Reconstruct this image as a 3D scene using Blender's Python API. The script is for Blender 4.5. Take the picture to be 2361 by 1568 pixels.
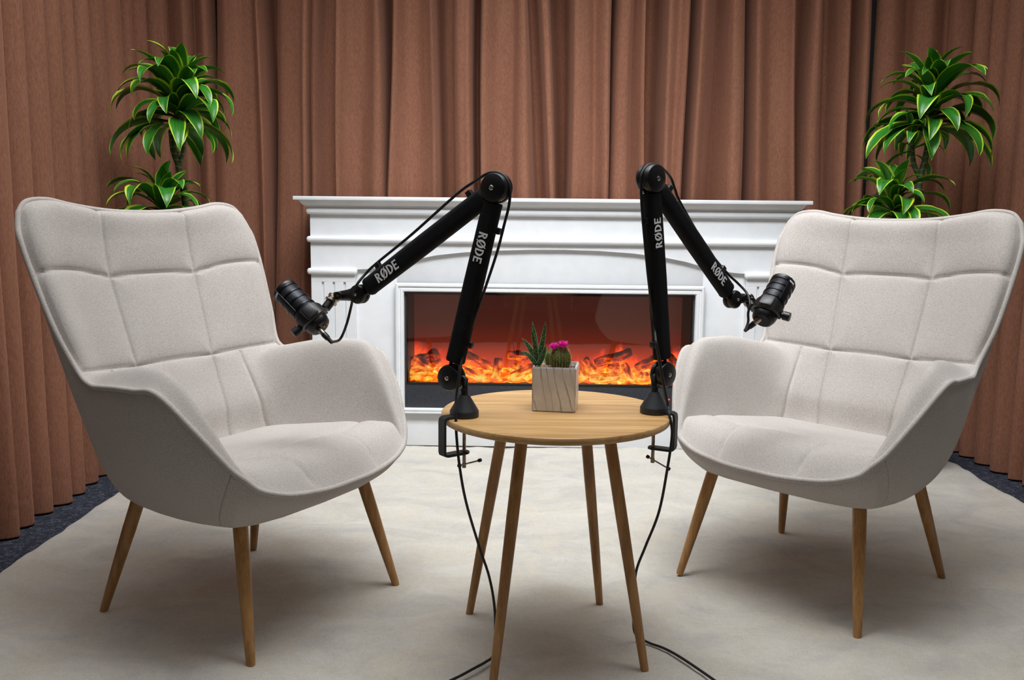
import bpy, bmesh, math, random
import numpy as np
from mathutils import Vector, Matrix

random.seed(7)
rng = np.random.default_rng(11)
for o in list(bpy.data.objects):
    bpy.data.objects.remove(o)
scene = bpy.context.scene
C = scene.collection

# ------------------------------------------------------------------ camera
F_PX, PITCH, ROLL, EYE = 2030.5, 0.133, 0.0103, 0.942
IW, IH = 2361.0, 1568.0
_f = Vector((0, math.cos(PITCH), -math.sin(PITCH)))
_r0 = Vector((1, 0, 0)); _u0 = _r0.cross(_f)
_r = math.cos(ROLL) * _r0 + math.sin(ROLL) * _u0
_u = -math.sin(ROLL) * _r0 + math.cos(ROLL) * _u0
cam_d = bpy.data.cameras.new('camera')
cam_d.sensor_fit = 'HORIZONTAL'; cam_d.sensor_width = 36.0
cam_d.lens = F_PX / IW * 36.0
cam_d.clip_start = 0.05
cam = bpy.data.objects.new('camera', cam_d); C.objects.link(cam)
M = Matrix((( _r.x, _u.x, -_f.x, 0), (_r.y, _u.y, -_f.y, 0), (_r.z, _u.z, -_f.z, EYE), (0, 0, 0, 1)))
cam.matrix_world = M
scene.camera = cam

# ------------------------------------------------------------------ world, lights, exposure
world = bpy.data.worlds.new('world'); scene.world = world
world.use_nodes = True
world.node_tree.nodes['Background'].inputs[0].default_value = (0.92, 0.96, 1.0, 1)
world.node_tree.nodes['Background'].inputs[1].default_value = 0.10
def area(name, loc, target, sx, sy, power, col=(1, 1, 1)):
    d = bpy.data.lights.new(name, 'AREA'); d.shape = 'RECTANGLE'; d.size = sx; d.size_y = sy
    d.energy = power; d.color = col
    o = bpy.data.objects.new(name, d); C.objects.link(o); o.location = loc
    o.rotation_euler = (Vector(target) - Vector(loc)).to_track_quat('-Z', 'Y').to_euler()
    return o
key = area('ceiling_softbox', (0.10, 2.15, 2.95), (0.10, 2.25, 0), 3.0, 1.8, 46, (0.96, 0.985, 1.0))
key.data.spread = math.radians(140)
wash = area('fireplace_fill', (0.15, 1.85, 2.8), (0.15, 3.5, 0.20), 1.6, 0.7, 19, (0.92, 0.965, 1.0))  # added unseen light, aimed to brighten the fireplace front and far rug
wash.data.spread = math.radians(84)
area('front_fill', (0.3, -0.6, 2.6), (0.15, 3.4, 0.6), 2.6, 1.2, 6, (1.0, 0.98, 0.95))  # weak fill light added behind the camera, not a real fixture
scene.view_settings.view_transform = 'Standard'
scene.view_settings.look = 'None'
scene.view_settings.gamma = 1.0
scene.view_settings.use_curve_mapping = False
scene.view_settings.exposure = 0.10

# ------------------------------------------------------------------ helpers
def ray(u, v):
    return _r * ((u - IW / 2) / F_PX) - _u * ((v - IH / 2) / F_PX) + _f
def at_y(u, v, y):
    d = ray(u, v); return Vector((0, 0, EYE)) + d * (y / d.y)
def at_z(u, v, z):
    d = ray(u, v); return Vector((0, 0, EYE)) + d * ((z - EYE) / d.z)

class MB:
    def __init__(s): s.v = []; s.f = []; s.uv = None
    def add(s, vs, fs):
        b = len(s.v); s.v += [tuple(p) for p in vs]; s.f += [tuple(i + b for i in q) for q in fs]
        return s
    def box(s, x0, x1, y0, y1, z0, z1, bev=0.0, mat=None, seg=2):
        bm = bmesh.new(); bmesh.ops.create_cube(bm, size=1)
        for p in bm.verts:
            p.co = Vector(((x0 + x1) / 2 + p.co.x * (x1 - x0), (y0 + y1) / 2 + p.co.y * (y1 - y0), (z0 + z1) / 2 + p.co.z * (z1 - z0)))
        if bev: bmesh.ops.bevel(bm, geom=bm.edges[:], offset=bev, segments=seg, affect='EDGES', profile=0.5)
        s._bm(bm, mat); return s
    def _bm(s, bm, mat=None):
        if mat is not None: bmesh.ops.transform(bm, matrix=mat, verts=bm.verts[:])
        bm.verts.index_update()
        s.add([tuple(p.co) for p in bm.verts], [tuple(q.index for q in f.verts) for f in bm.faces]); bm.free()
    def lathe(s, prof, n=32, mat=None, caps=True):
        vs = []; fs = []
        for r, z in prof:
            for i in range(n):
                a = 2 * math.pi * i / n; vs.append(Vector((r * math.cos(a), r * math.sin(a), z)))
        for k in range(len(prof) - 1):
            for i in range(n):
                j = (i + 1) % n; fs.append((k * n + i, k * n + j, (k + 1) * n + j, (k + 1) * n + i))
        if caps:
            fs.append(tuple(range(n - 1, -1, -1))); fs.append(tuple((len(prof) - 1) * n + i for i in range(n)))
        if mat is not None: vs = [mat @ p for p in vs]
        return s.add(vs, fs)
    def tube(s, path, rad, n=10, closed=False, caps=True):
        P = [Vector(p) for p in path]; m = len(P)
        if not hasattr(rad, '__len__'): rad = [rad] * m
        T = []
        for i in range(m):
            a = P[(i - 1) % m] if closed else P[max(i - 1, 0)]; b = P[(i + 1) % m] if closed else P[min(i + 1, m - 1)]
            t = (b - a); T.append(t.normalized() if t.length > 1e-9 else Vector((0, 0, 1)))
        ref = Vector((0, 0, 1)) if abs(T[0].z) < 0.9 else Vector((1, 0, 0))
        N = (ref - T[0] * ref.dot(T[0])).normalized()
        vs = []; fs = []
        for i in range(m):
            N = (N - T[i] * N.dot(T[i]))
            N = N.normalized() if N.length > 1e-6 else T[i].orthogonal().normalized()
            B = T[i].cross(N)
            for k in range(n):
                a = 2 * math.pi * k / n; vs.append(P[i] + (N * math.cos(a) + B * math.sin(a)) * rad[i])
        for i in range(m if closed else m - 1):
            j = (i + 1) % m
            for k in range(n):
                l = (k + 1) % n; fs.append((i * n + k, i * n + l, j * n + l, j * n + k))
        if caps and not closed:
            fs.append(tuple(range(n - 1, -1, -1))); fs.append(tuple((m - 1) * n + k for k in range(n)))
        return s.add(vs, fs)
    def grid(s, G, flip=False):
        nr, nc = len(G), len(G[0]); fs = []
        for i in range(nr - 1):
            for j in range(nc - 1):
                q = (i * nc + j, i * nc + j + 1, (i + 1) * nc + j + 1, (i + 1) * nc + j)
                fs.append(q[::-1] if flip else q)
        return s.add([tuple(p) for r in G for p in r], fs)
    def prism(s, poly, d0, d1, fn):
        n = len(poly); vs = [fn(x, y, d0) for x, y in poly] + [fn(x, y, d1) for x, y in poly]
        fs = [tuple(range(n - 1, -1, -1)), tuple(range(n, 2 * n))] + [(i, (i + 1) % n, n + (i + 1) % n, n + i) for i in range(n)]
        return s.add(vs, fs)

def obj(name, mb, mat, parent=None, smooth=40, kind=None):
    me = bpy.data.meshes.new(name)
    if isinstance(mb, MB):
        me.from_pydata(mb.v, [], mb.f)
    bm = bmesh.new(); bm.from_mesh(me); bmesh.ops.recalc_face_normals(bm, faces=bm.faces[:]); bm.to_mesh(me); bm.free()
    if mb.uv is not None:
        uvl = me.uv_layers.new(name='UVMap')
        for lp in me.loops: uvl.data[lp.index].uv = mb.uv[lp.vertex_index]
    if smooth:
        for p in me.polygons: p.use_smooth = True
        if smooth < 180: me.set_sharp_from_angle(angle=math.radians(smooth))
    me.materials.append(mat)
    o = bpy.data.objects.new(name, me); C.objects.link(o)
    if parent is not None: o.parent = parent
    if kind: o['kind'] = kind
    return o
def thing(name, label, cat, loc=(0, 0, 0), rotz=0.0, group=None):
    o = bpy.data.objects.new(name, None); C.objects.link(o); o.location = loc; o.rotation_euler = (0, 0, rotz)
    o.empty_display_size = 0.05
    return tag(o, label, cat, group)
def tag(o, label, cat, group=None):
    o['label'] = label; o['category'] = cat
    if group: o['group'] = group
    return o
def struct(name, mb, mat, **k):
    return obj(name, mb, mat, kind='structure', **k)
def copy_part(src, parent, name=None):
    c = src.copy(); C.objects.link(c); c.parent = parent
    return c
def frame(o, x, z_hint=(0, 0, 1)):
    X = Vector(x).normalized(); Z = Vector(z_hint); Z = (Z - X * Z.dot(X)).normalized(); Y = Z.cross(X)
    return Matrix(((X.x, Y.x, Z.x, o[0]), (X.y, Y.y, Z.y, o[1]), (X.z, Y.z, Z.z, o[2]), (0, 0, 0, 1)))
def zframe(o, z):
    Z = Vector(z).normalized(); X = Z.orthogonal().normalized(); Y = Z.cross(X)
    return Matrix(((X.x, Y.x, Z.x, o[0]), (X.y, Y.y, Z.y, o[1]), (X.z, Y.z, Z.z, o[2]), (0, 0, 0, 1)))
def catmull(P, n=8, closed=False):
    P = [Vector(p) for p in P]; Q = [P[0] * 2 - P[1]] + P + [P[-1] * 2 - P[-2]]; out = []
    for i in range(1, len(Q) - 2):
        a, b, c, d = Q[i - 1:i + 3]
        for k in range(n):
            t = k / n
            out.append(0.5 * ((2 * b) + (c - a) * t + (2 * a - 5 * b + 4 * c - d) * t * t + (3 * b - a - 3 * c + d) * t ** 3))
    out.append(P[-1]); return out

# ------------------------------------------------------------------ materials
def srgb(r, g, b):
    f = lambda c: (c / 255 / 12.92) if c / 255 <= 0.04045 else ((c / 255 + 0.055) / 1.055) ** 2.4
    return (f(r), f(g), f(b), 1)
class Nodes:
    def __init__(s, name):
        s.m = bpy.data.materials.new(name); s.m.use_nodes = True; s.t = s.m.node_tree
        s.p = s.t.nodes['Principled BSDF']; s.n = s.t.nodes; s.l = s.t.links
    def new(s, kind, **kw):
        nd = s.n.new(kind)
        for k, v in kw.items(): setattr(nd, k, v)
        return nd
    def link(s, a, b): s.l.new(a, b)
    def coord(s, scale=(1, 1, 1), which='Object', rot=(0, 0, 0)):
        tc = s.new('ShaderNodeTexCoord'); mp = s.new('ShaderNodeMapping')
        mp.inputs['Scale'].default_value = scale; mp.inputs['Rotation'].default_value = rot
        s.link(tc.outputs[which], mp.inputs['Vector']); return mp.outputs['Vector']
    def noise(s, vec, scale=5, detail=4, rough=0.55, dist=0.0):
        nd = s.new('ShaderNodeTexNoise'); nd.inputs['Scale'].default_value = scale; nd.inputs['Detail'].default_value = detail
        nd.inputs['Roughness'].default_value = rough; nd.inputs['Distortion'].default_value = dist
        s.link(vec, nd.inputs['Vector']); return nd.outputs['Fac']
    def ramp(s, fac, stops, interp='LINEAR'):
        nd = s.new('ShaderNodeValToRGB'); cr = nd.color_ramp; cr.interpolation = interp
        while len(cr.elements) < len(stops): cr.elements.new(0.5)
        for e, (p, c) in zip(cr.elements, stops):
            e.position = p; e.color = c if len(c) == 4 else (*c, 1)
        s.link(fac, nd.inputs[0]); return nd.outputs[0]
    def math(s, op, a, b=None, clamp=False):
        nd = s.new('ShaderNodeMath', operation=op, use_clamp=clamp)
        for i, x in enumerate((a, b)):
            if x is None: continue
            if isinstance(x, (int, float)): nd.inputs[i].default_value = x
            else: s.link(x, nd.inputs[i])
        return nd.outputs[0]
    def mix(s, fac, a, b, blend='MIX'):
        nd = s.new('ShaderNodeMixRGB', blend_type=blend)
        for i, x in enumerate((fac, a, b)):
            if isinstance(x, (int, float)): nd.inputs[i].default_value = x
            elif isinstance(x, tuple): nd.inputs[i].default_value = x
            else: s.link(x, nd.inputs[i])
        return nd.outputs[0]
    def bump(s, h, strength=0.3, dist=0.002):
        nd = s.new('ShaderNodeBump'); nd.inputs['Strength'].default_value = strength; nd.inputs['Distance'].default_value = dist
        s.link(h, nd.inputs['Height']); s.link(nd.outputs[0], s.p.inputs['Normal'])
    def base(s, c):
        if isinstance(c, tuple): s.p.inputs['Base Color'].default_value = c
        else: s.link(c, s.p.inputs['Base Color'])
        return s
    def set(s, **k):
        for a, v in k.items(): s.p.inputs[a.replace('_', ' ')].default_value = v
        return s
def plain(name, col, rough=0.5, metal=0.0, spec=0.5, coat=0.0):
    N = Nodes(name); N.base(col).set(Roughness=rough, Metallic=metal)
    N.p.inputs['Specular IOR Level'].default_value = spec
    N.p.inputs['Coat Weight'].default_value = coat
    return N.m
def dusty(name, col, col2, rough, scale=60, metal=0.0, bumps=0.0):
    N = Nodes(name); v = N.coord(); n = N.noise(v, scale, 4)
    N.base(N.ramp(n, [(0.3, col), (0.7, col2)])).set(Roughness=rough, Metallic=metal)
    if bumps: N.bump(N.noise(v, scale * 8, 2), bumps, 0.001)
    return N.m

MAT = {}
def m_fabric():
    N = Nodes('heather_fabric')
    v1 = N.coord((1250, 1250, 320)); v2 = N.coord((380, 380, 1300)); v0 = N.coord()
    n1 = N.noise(v1, 1, 2, 0.6); n2 = N.noise(v2, 1, 2, 0.6); n3 = N.noise(v0, 6, 3)
    a = N.math('ADD', N.math('MULTIPLY', n1, 0.62), N.math('MULTIPLY', n2, 0.38))
    c = N.ramp(a, [(0.35, srgb(138, 126, 118)), (0.5, srgb(182, 174, 168)), (0.65, srgb(206, 201, 196))])
    c = N.mix(0.10, c, N.ramp(n3, [(0.35, srgb(170, 161, 153)), (0.65, srgb(212, 207, 202))]))
    N.base(c).set(Roughness=0.92)
    N.p.inputs['Specular IOR Level'].default_value = 0.2
    N.p.inputs['Sheen Weight'].default_value = 0.25; N.p.inputs['Sheen Roughness'].default_value = 0.5
    N.bump(a, 0.3, 0.0008)
    return N.m
MAT['fabric'] = m_fabric()
def m_velvet():
    N = Nodes('brown_velvet')
    v = N.coord(); vs = N.coord((18, 18, 1.2)); vf = N.coord((240, 240, 60))
    n1 = N.noise(vs, 1, 4, 0.6); n2 = N.noise(v, 3.2, 5, 0.6, 0.6); n3 = N.noise(vf, 1, 3, 0.7)
    c = N.ramp(n1, [(0.3, srgb(130, 86, 66)), (0.7, srgb(150, 103, 82))])
    c = N.mix(N.ramp(n2, [(0.60, (0, 0, 0)), (0.80, (0.55, 0.55, 0.55))]), c, srgb(116, 75, 60))
    c = N.mix(0.34, c, N.ramp(n3, [(0.35, srgb(106, 68, 51)), (0.65, srgb(164, 117, 95))]))
    N.base(c).set(Roughness=0.88)
    N.p.inputs['Specular IOR Level'].default_value = 0.15
    N.p.inputs['Sheen Weight'].default_value = 0.35; N.p.inputs['Sheen Roughness'].default_value = 0.45
    N.p.inputs['Sheen Tint'].default_value = srgb(214, 160, 138)
    N.bump(n3, 0.25, 0.002)
    return N.m
MAT['velvet'] = m_velvet()
def m_oak(name, axis, dark, light):
    N = Nodes(name)
    s = [55, 55, 55]; s[axis] = 3.0
    s2 = [260, 260, 260]; s2[axis] = 10
    v = N.coord(tuple(s)); vf = N.coord(tuple(s2)); v0 = N.coord((3.5, 3.5, 3.5))
    n1 = N.noise(v, 1, 5, 0.6, 0.4); n2 = N.noise(vf, 1, 3, 0.6); n3 = N.noise(v0, 1, 2)
    a = N.math('ADD', N.math('MULTIPLY', n1, 0.55), N.math('ADD', N.math('MULTIPLY', n2, 0.25), N.math('MULTIPLY', n3, 0.2)))
    c = N.ramp(a, [(0.36, dark), (0.5, tuple((x + y) / 2 for x, y in zip(dark, light))), (0.62, light)])
    N.base(c).set(Roughness=0.42)
    N.bump(n2, 0.12, 0.0006)
    return N
MAT['oak_top'] = m_oak('oak_top', 0, srgb(168, 124, 72), srgb(214, 174, 118)).m
MAT['oak_leg'] = m_oak('oak_leg', 2, srgb(136, 94, 50), srgb(186, 138, 84)).m
MAT['black_matte'] = dusty('black_powder_coat', srgb(32, 34, 38), srgb(38, 40, 45), 0.48, 300)
MAT['black_plastic'] = dusty('black_plastic', srgb(12, 12, 13), srgb(17, 17, 19), 0.38, 90)
MAT['cable'] = dusty('cable_rubber', srgb(16, 16, 17), srgb(24, 24, 26), 0.5, 120)
MAT['grille_metal'] = plain('black_satin_metal', srgb(24, 25, 28), 0.32, 0.6)
def m_sleeve():
    N = Nodes('neoprene_sleeve'); v = N.coord(); n = N.noise(v, 900, 2); n2 = N.noise(v, 30, 3)
    N.base(N.ramp(n2, [(0.3, srgb(13, 13, 16)), (0.7, srgb(20, 20, 24))])).set(Roughness=0.85)
    N.p.inputs['Specular IOR Level'].default_value = 0.25; N.bump(n, 0.2, 0.0008); return N.m
MAT['sleeve'] = m_sleeve()
def m_mesh():
    N = Nodes('mic_grille_mesh'); v = N.coord()
    vo = N.new('ShaderNodeTexVoronoi'); vo.inputs['Scale'].default_value = 900; N.link(v, vo.inputs['Vector'])
    N.base(N.ramp(vo.outputs['Distance'], [(0.2, srgb(12, 12, 14)), (0.6, srgb(44, 46, 52))])).set(Roughness=0.4, Metallic=0.5)
    N.bump(vo.outputs['Distance'], 0.3, 0.0006); return N.m
MAT['mesh'] = m_mesh()
MAT['steel'] = dusty('brushed_steel', srgb(176, 172, 166), srgb(205, 202, 196), 0.28, 200, 1.0)
MAT['nickel'] = dusty('dull_nickel', srgb(150, 138, 124), srgb(190, 178, 164), 0.3, 150, 1.0)
MAT['brass'] = plain('brass', srgb(176, 132, 70), 0.35, 1.0)
MAT['print_white'] = dusty('white_print', srgb(248, 249, 250), srgb(252, 252, 253), 0.5, 400)
MAT['white_paint'] = dusty('white_satin_paint', srgb(226, 228, 231), srgb(234, 235, 237), 0.38, 14)
MAT['dark_trim'] = dusty('charcoal_trim', srgb(38, 40, 46), srgb(50, 52, 58), 0.5, 120)
def m_rug():
    N = Nodes('cream_pile')
    v = N.coord(); vl = N.coord((2.2, 3.6, 1), rot=(0, 0, 0.35))
    n1 = N.noise(vl, 1.6, 5, 0.62, 1.2); n2 = N.noise(v, 60, 4, 0.7); n3 = N.noise(v, 420, 3, 0.7); n4 = N.noise(v, 5.5, 4, 0.6, 0.8)
    c = N.ramp(n1, [(0.36, srgb(198, 193, 186)), (0.5, srgb(226, 219, 207)), (0.64, srgb(241, 234, 220))])
    c = N.mix(N.ramp(n4, [(0.45, (0, 0, 0)), (0.68, (0.75, 0.75, 0.75))]), c, srgb(232, 217, 188))
    c = N.mix(0.22, c, N.ramp(n2, [(0.3, srgb(186, 174, 154)), (0.7, srgb(246, 242, 234))]))
    c = N.mix(0.34, c, N.ramp(n3, [(0.3, srgb(160, 148, 128)), (0.7, srgb(250, 247, 240))]))
    N.base(c).set(Roughness=0.97)
    N.p.inputs['Specular IOR Level'].default_value = 0.1
    N.p.inputs['Sheen Weight'].default_value = 0.3; N.p.inputs['Sheen Roughness'].default_value = 0.6
    h = N.math('ADD', N.math('MULTIPLY', n2, 0.6), N.math('MULTIPLY', n3, 0.6))
    N.bump(h, 0.8, 0.010); return N.m
MAT['rug'] = m_rug()
def m_carpet():
    N = Nodes('charcoal_carpet'); v = N.coord(); n = N.noise(v, 220, 3, 0.8); n2 = N.noise(v, 70, 3, 0.7)
    a = N.math('ADD', N.math('MULTIPLY', n, 0.6), N.math('MULTIPLY', n2, 0.4))
    N.base(N.ramp(a, [(0.42, srgb(24, 27, 38)), (0.52, srgb(46, 51, 66)), (0.63, srgb(116, 123, 142))])).set(Roughness=0.95)
    N.bump(n, 0.8, 0.006); return N.m
MAT['carpet'] = m_carpet()
MAT['wall'] = dusty('grey_wall_paint', srgb(134, 130, 128), srgb(142, 138, 136), 0.8, 20)
MAT['ceiling'] = dusty('ceiling_paint', srgb(206, 207, 208), srgb(214, 215, 216), 0.9, 20)
def m_leaf(name, c0, c1, edge, band=0.34):
    N = Nodes(name); tc = N.new('ShaderNodeTexCoord'); sp = N.new('ShaderNodeSeparateXYZ'); N.link(tc.outputs['UV'], sp.inputs[0])
    d = N.math('ABSOLUTE', N.math('SUBTRACT', sp.outputs[0], 0.5))
    mp = N.new('ShaderNodeMapping'); mp.inputs['Scale'].default_value = (26, 1.4, 1); N.link(tc.outputs['UV'], mp.inputs['Vector'])
    st = N.noise(mp.outputs[0], 1, 3, 0.6)
    oi = N.new('ShaderNodeObjectInfo')
    c = N.ramp(st, [(0.35, c0), (0.65, c1)])
    dj = N.math('ADD', d, N.math('MULTIPLY', N.math('SUBTRACT', st, 0.5), 0.10))
    dj = N.math('ADD', dj, N.math('MULTIPLY', N.math('SUBTRACT', oi.outputs['Random'], 0.5), 0.10))
    c = N.mix(N.ramp(dj, [(band, (0, 0, 0)), (band + 0.05, (1, 1, 1))]), c, edge)
    N.base(c).set(Roughness=0.28)
    N.p.inputs['Coat Weight'].default_value = 0.15; N.p.inputs['Coat Roughness'].default_value = 0.25
    N.p.inputs['Subsurface Weight'].default_value = 0.0
    N.bump(st, 0.25, 0.002); return N.m
MAT['leaf'] = m_leaf('variegated_leaf', srgb(26, 88, 26), srgb(64, 140, 46), srgb(186, 216, 56), 0.375)
def m_cane():
    N = Nodes('ringed_cane'); v = N.coord((1, 1, 1)); sp = N.new('ShaderNodeSeparateXYZ'); N.link(v, sp.inputs[0])
    w = N.math('FRACT', N.math('MULTIPLY', N.math('ADD', sp.outputs[2], N.math('MULTIPLY', N.noise(v, 18, 2), 0.03)), 42))
    N.base(N.ramp(w, [(0.0, srgb(140, 132, 92)), (0.2, srgb(70, 92, 50)), (0.9, srgb(58, 80, 48)), (1.0, srgb(128, 118, 84))])).set(Roughness=0.5)
    return N.m
MAT['cane'] = m_cane()
MAT['pot_dark'] = dusty('dark_pot', srgb(52, 52, 54), srgb(62, 62, 64), 0.5, 40)
MAT['soil'] = dusty('soil', srgb(40, 28, 20), srgb(70, 52, 38), 0.95, 120, 0, 0.8)
def m_marble():
    N = Nodes('veined_marble'); v = N.coord((1, 1, 1))
    wv = N.new('ShaderNodeTexWave', wave_type='BANDS', bands_direction='X'); wv.inputs['Scale'].default_value = 19
    wv.inputs['Distortion'].default_value = 7.0; wv.inputs['Detail'].default_value = 3.0; wv.inputs['Detail Scale'].default_value = 1.2
    mp = N.coord((1, 1, 0.34), rot=(0.0, 0.42, 0.0)); N.link(mp, wv.inputs['Vector'])
    n = N.noise(v, 22, 3)
    fac = N.math('MULTIPLY', N.ramp(wv.outputs['Fac'], [(0.0, (1, 1, 1)), (0.035, (0.35, 0.35, 0.35)), (0.16, (0, 0, 0))]), N.ramp(n, [(0.35, (0.15, 0.15, 0.15)), (0.7, (1, 1, 1))]))
    c = N.mix(fac, N.ramp(n, [(0.3, srgb(206, 203, 200)), (0.7, srgb(228, 226, 224))]), srgb(128, 122, 124))
    N.base(c).set(Roughness=0.3); return N.m
MAT['marble'] = m_marble()
def m_glass():
    N = Nodes('smoked_glass'); N.base((0.92, 0.86, 0.84, 1)).set(Roughness=0.02, IOR=1.5)
    mixs = N.new('ShaderNodeMixShader'); tr = N.new('ShaderNodeBsdfTransparent'); gl = N.new('ShaderNodeBsdfGlossy')
    fr = N.new('ShaderNodeFresnel'); fr.inputs['IOR'].default_value = 1.62
    tr.inputs['Color'].default_value = (0.93, 0.90, 0.89, 1); gl.inputs['Roughness'].default_value = 0.02
    gl.inputs['Color'].default_value = (1, 0.97, 0.95, 1)
    out = N.n['Material Output']; N.link(fr.outputs[0], mixs.inputs[0]); N.link(tr.outputs[0], mixs.inputs[1]); N.link(gl.outputs[0], mixs.inputs[2])
    N.link(mixs.outputs[0], out.inputs['Surface']); return N.m
MAT['glass'] = m_glass()
def m_log():
    N = Nodes('glowing_log'); v = N.coord((1, 1, 1)); vl = N.coord((9, 34, 34)); sp = N.new('ShaderNodeSeparateXYZ')
    geo = N.new('ShaderNodeNewGeometry'); N.link(geo.outputs['Position'], sp.inputs[0])
    n1 = N.noise(vl, 1, 5, 0.65, 0.8); n2 = N.noise(geo.outputs['Position'], 26, 4, 0.6, 0.7)
    N.base(N.ramp(n1, [(0.35, srgb(48, 20, 14)), (0.65, srgb(120, 52, 34))])).set(Roughness=0.8)
    low = N.math('SUBTRACT', 1.0, N.math('DIVIDE', N.math('SUBTRACT', sp.outputs[2], 0.270), 0.135), True)
    g = N.math('ADD', N.math('MULTIPLY', n1, 0.7), N.math('MULTIPLY', n2, 0.55))
    g = N.math('ADD', g, N.math('MULTIPLY', low, 0.34))
    N.link(N.ramp(g, [(0.66, srgb(120, 20, 6)), (0.78, srgb(255, 70, 8)), (0.88, srgb(255, 150, 28)), (0.98, srgb(255, 226, 110))]), N.p.inputs['Emission Color'])
    N.link(N.ramp(g, [(0.60, (0.03, 0.03, 0.03)), (0.72, (0.4, 0.4, 0.4)), (0.86, (1, 1, 1))]), N.p.inputs['Emission Strength'])
    N.bump(n1, 0.8, 0.006); return N.m
MAT['log'] = m_log()
def m_ember():
    N = Nodes('ember_bed'); v = N.coord(); n = N.noise(v, 26, 5, 0.65, 0.9); n2 = N.noise(v, 8, 2)
    g = N.math('ADD', N.math('MULTIPLY', n, 0.75), N.math('MULTIPLY', n2, 0.3))
    N.base(srgb(90, 30, 14)).set(Roughness=0.9)
    N.link(N.ramp(g, [(0.38, srgb(170, 30, 6)), (0.48, srgb(255, 90, 10)), (0.58, srgb(255, 170, 40)), (0.7, srgb(255, 240, 150))]), N.p.inputs['Emission Color'])
    N.p.inputs['Emission Strength'].default_value = 1.7; N.bump(n, 0.8, 0.01); return N.m
MAT['ember'] = m_ember()
def m_flame():
    N = Nodes('flame_screen'); v = N.coord((15, 1, 5.5)); sp = N.new('ShaderNodeSeparateXYZ'); N.link(N.coord(), sp.inputs[0])
    n = N.noise(v, 1, 3, 0.55, 0.5); n2 = N.noise(N.coord((3.0, 1, 1.5)), 1, 2)
    h = N.math('DIVIDE', N.math('SUBTRACT', sp.outputs[2], 0.27), 0.38, True)
    up = N.math('SUBTRACT', 1.0, h, True)
    fl = N.math('SUBTRACT', N.math('ADD', n, N.math('MULTIPLY', n2, 0.35)), N.math('MULTIPLY', h, 1.15))
    glow = N.ramp(up, [(0.0, srgb(60, 30, 24)), (0.40, srgb(72, 30, 22)), (0.62, srgb(105, 32, 16)), (0.8, srgb(190, 48, 14)), (1.0, srgb(255, 100, 24))])
    tong = N.ramp(fl, [(0.36, (0, 0, 0, 1)), (0.46, srgb(150, 26, 6)), (0.58, srgb(255, 84, 16)), (0.7, srgb(255, 150, 50))])
    c = N.mix(1.0, glow, tong, 'ADD')
    N.base(srgb(20, 10, 8)).set(Roughness=0.7)
    N.link(c, N.p.inputs['Emission Color']); N.p.inputs['Emission Strength'].default_value = 1.0
    return N.m
MAT['flame'] = m_flame()
def m_emit(name, col, s):
    N = Nodes(name); N.base(col); N.p.inputs['Emission Color'].default_value = col; N.p.inputs['Emission Strength'].default_value = s; return N.m
MAT['led'] = m_emit('red_indicator', srgb(255, 40, 40), 3.0)

# ------------------------------------------------------------------ the room
RUG_T = 0.022
struct('floor', MB().box(-2.2, 2.6, -2.5, 4.35, -0.12, -RUG_T), MAT['carpet'], smooth=0)
struct('wall_back', MB().box(-2.2, 2.6, 4.25, 4.35, -RUG_T, 3.1), MAT['wall'], smooth=0)
struct('wall_left', MB().box(-2.2, -2.1, -2.4, 4.25, -RUG_T, 3.1), MAT['wall'], smooth=0)
struct('wall_right', MB().box(2.5, 2.6, -2.4, 4.25, -RUG_T, 3.1), MAT['wall'], smooth=0)
struct('wall_front', MB().box(-2.2, 2.6, -2.5, -2.4, -RUG_T, 3.1), MAT['wall'], smooth=0)
struct('ceiling', MB().box(-2.2, 2.6, -2.4, 4.35, 3.1, 3.2), MAT['ceiling'], smooth=0)

# ------------------------------------------------------------------ curtains
CUR_Y, CUR_TOP, CUR_BOT = 3.93, 3.02, -RUG_T + 0.006
def sheet(name, cols, label, thick=0.005):
    """cols(z) -> list of (x, y); rows of the cloth from top to hem"""
    zs = list(np.linspace(CUR_TOP, 0.10, 34)) + [0.078, 0.070, 0.062, 0.05, CUR_BOT + 0.004, CUR_BOT]
    G = []
    for z in zs:
        row = cols(z)
        G.append([(x, y, z) for x, y in row])
    mb = MB().grid(G)
    o = obj(name, mb, MAT['velvet'], smooth=60)
    md = o.modifiers.new('thickness', 'SOLIDIFY'); md.thickness = thick; md.offset = 0
    tag(o, label, 'curtain', 'brown velvet curtains around the set')
    return o
Z_A, Z_B = at_y(1180, 0, CUR_Y).z, at_y(1180, 450, CUR_Y).z
def back_panel(ctrl):
    pts = [(at_y(a, 0, CUR_Y).x, at_y(b, 450, CUR_Y).x, .1 * (d / .1) ** .78) for a, b, d in ctrl]
    def cols(z):
        t = (Z_A - z) / (Z_A - Z_B); t = max(-0.8, min(t, 1.7))
        out = []
        P = [Vector((xt + (xb - xt) * t, CUR_Y + d * (2.5 + 0.1 * math.sin(i * 1.7 + z * 1.3)), 0)) for i, (xt, xb, d) in enumerate(pts)]
        for i in range(1, len(P)):
            if P[i].x <= P[i - 1].x + 0.001: P[i].x = P[i - 1].x + 0.001
        hem = 0.0012 if 0.066 < z < 0.075 else 0.0
        for q in catmull(P, 5):
            out.append((q.x + 0.004 * math.sin(z * 4 + q.x * 9), q.y + hem + 0.006 * math.sin(z * 2.3 + q.x * 21)))
        return out
    return cols
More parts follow.
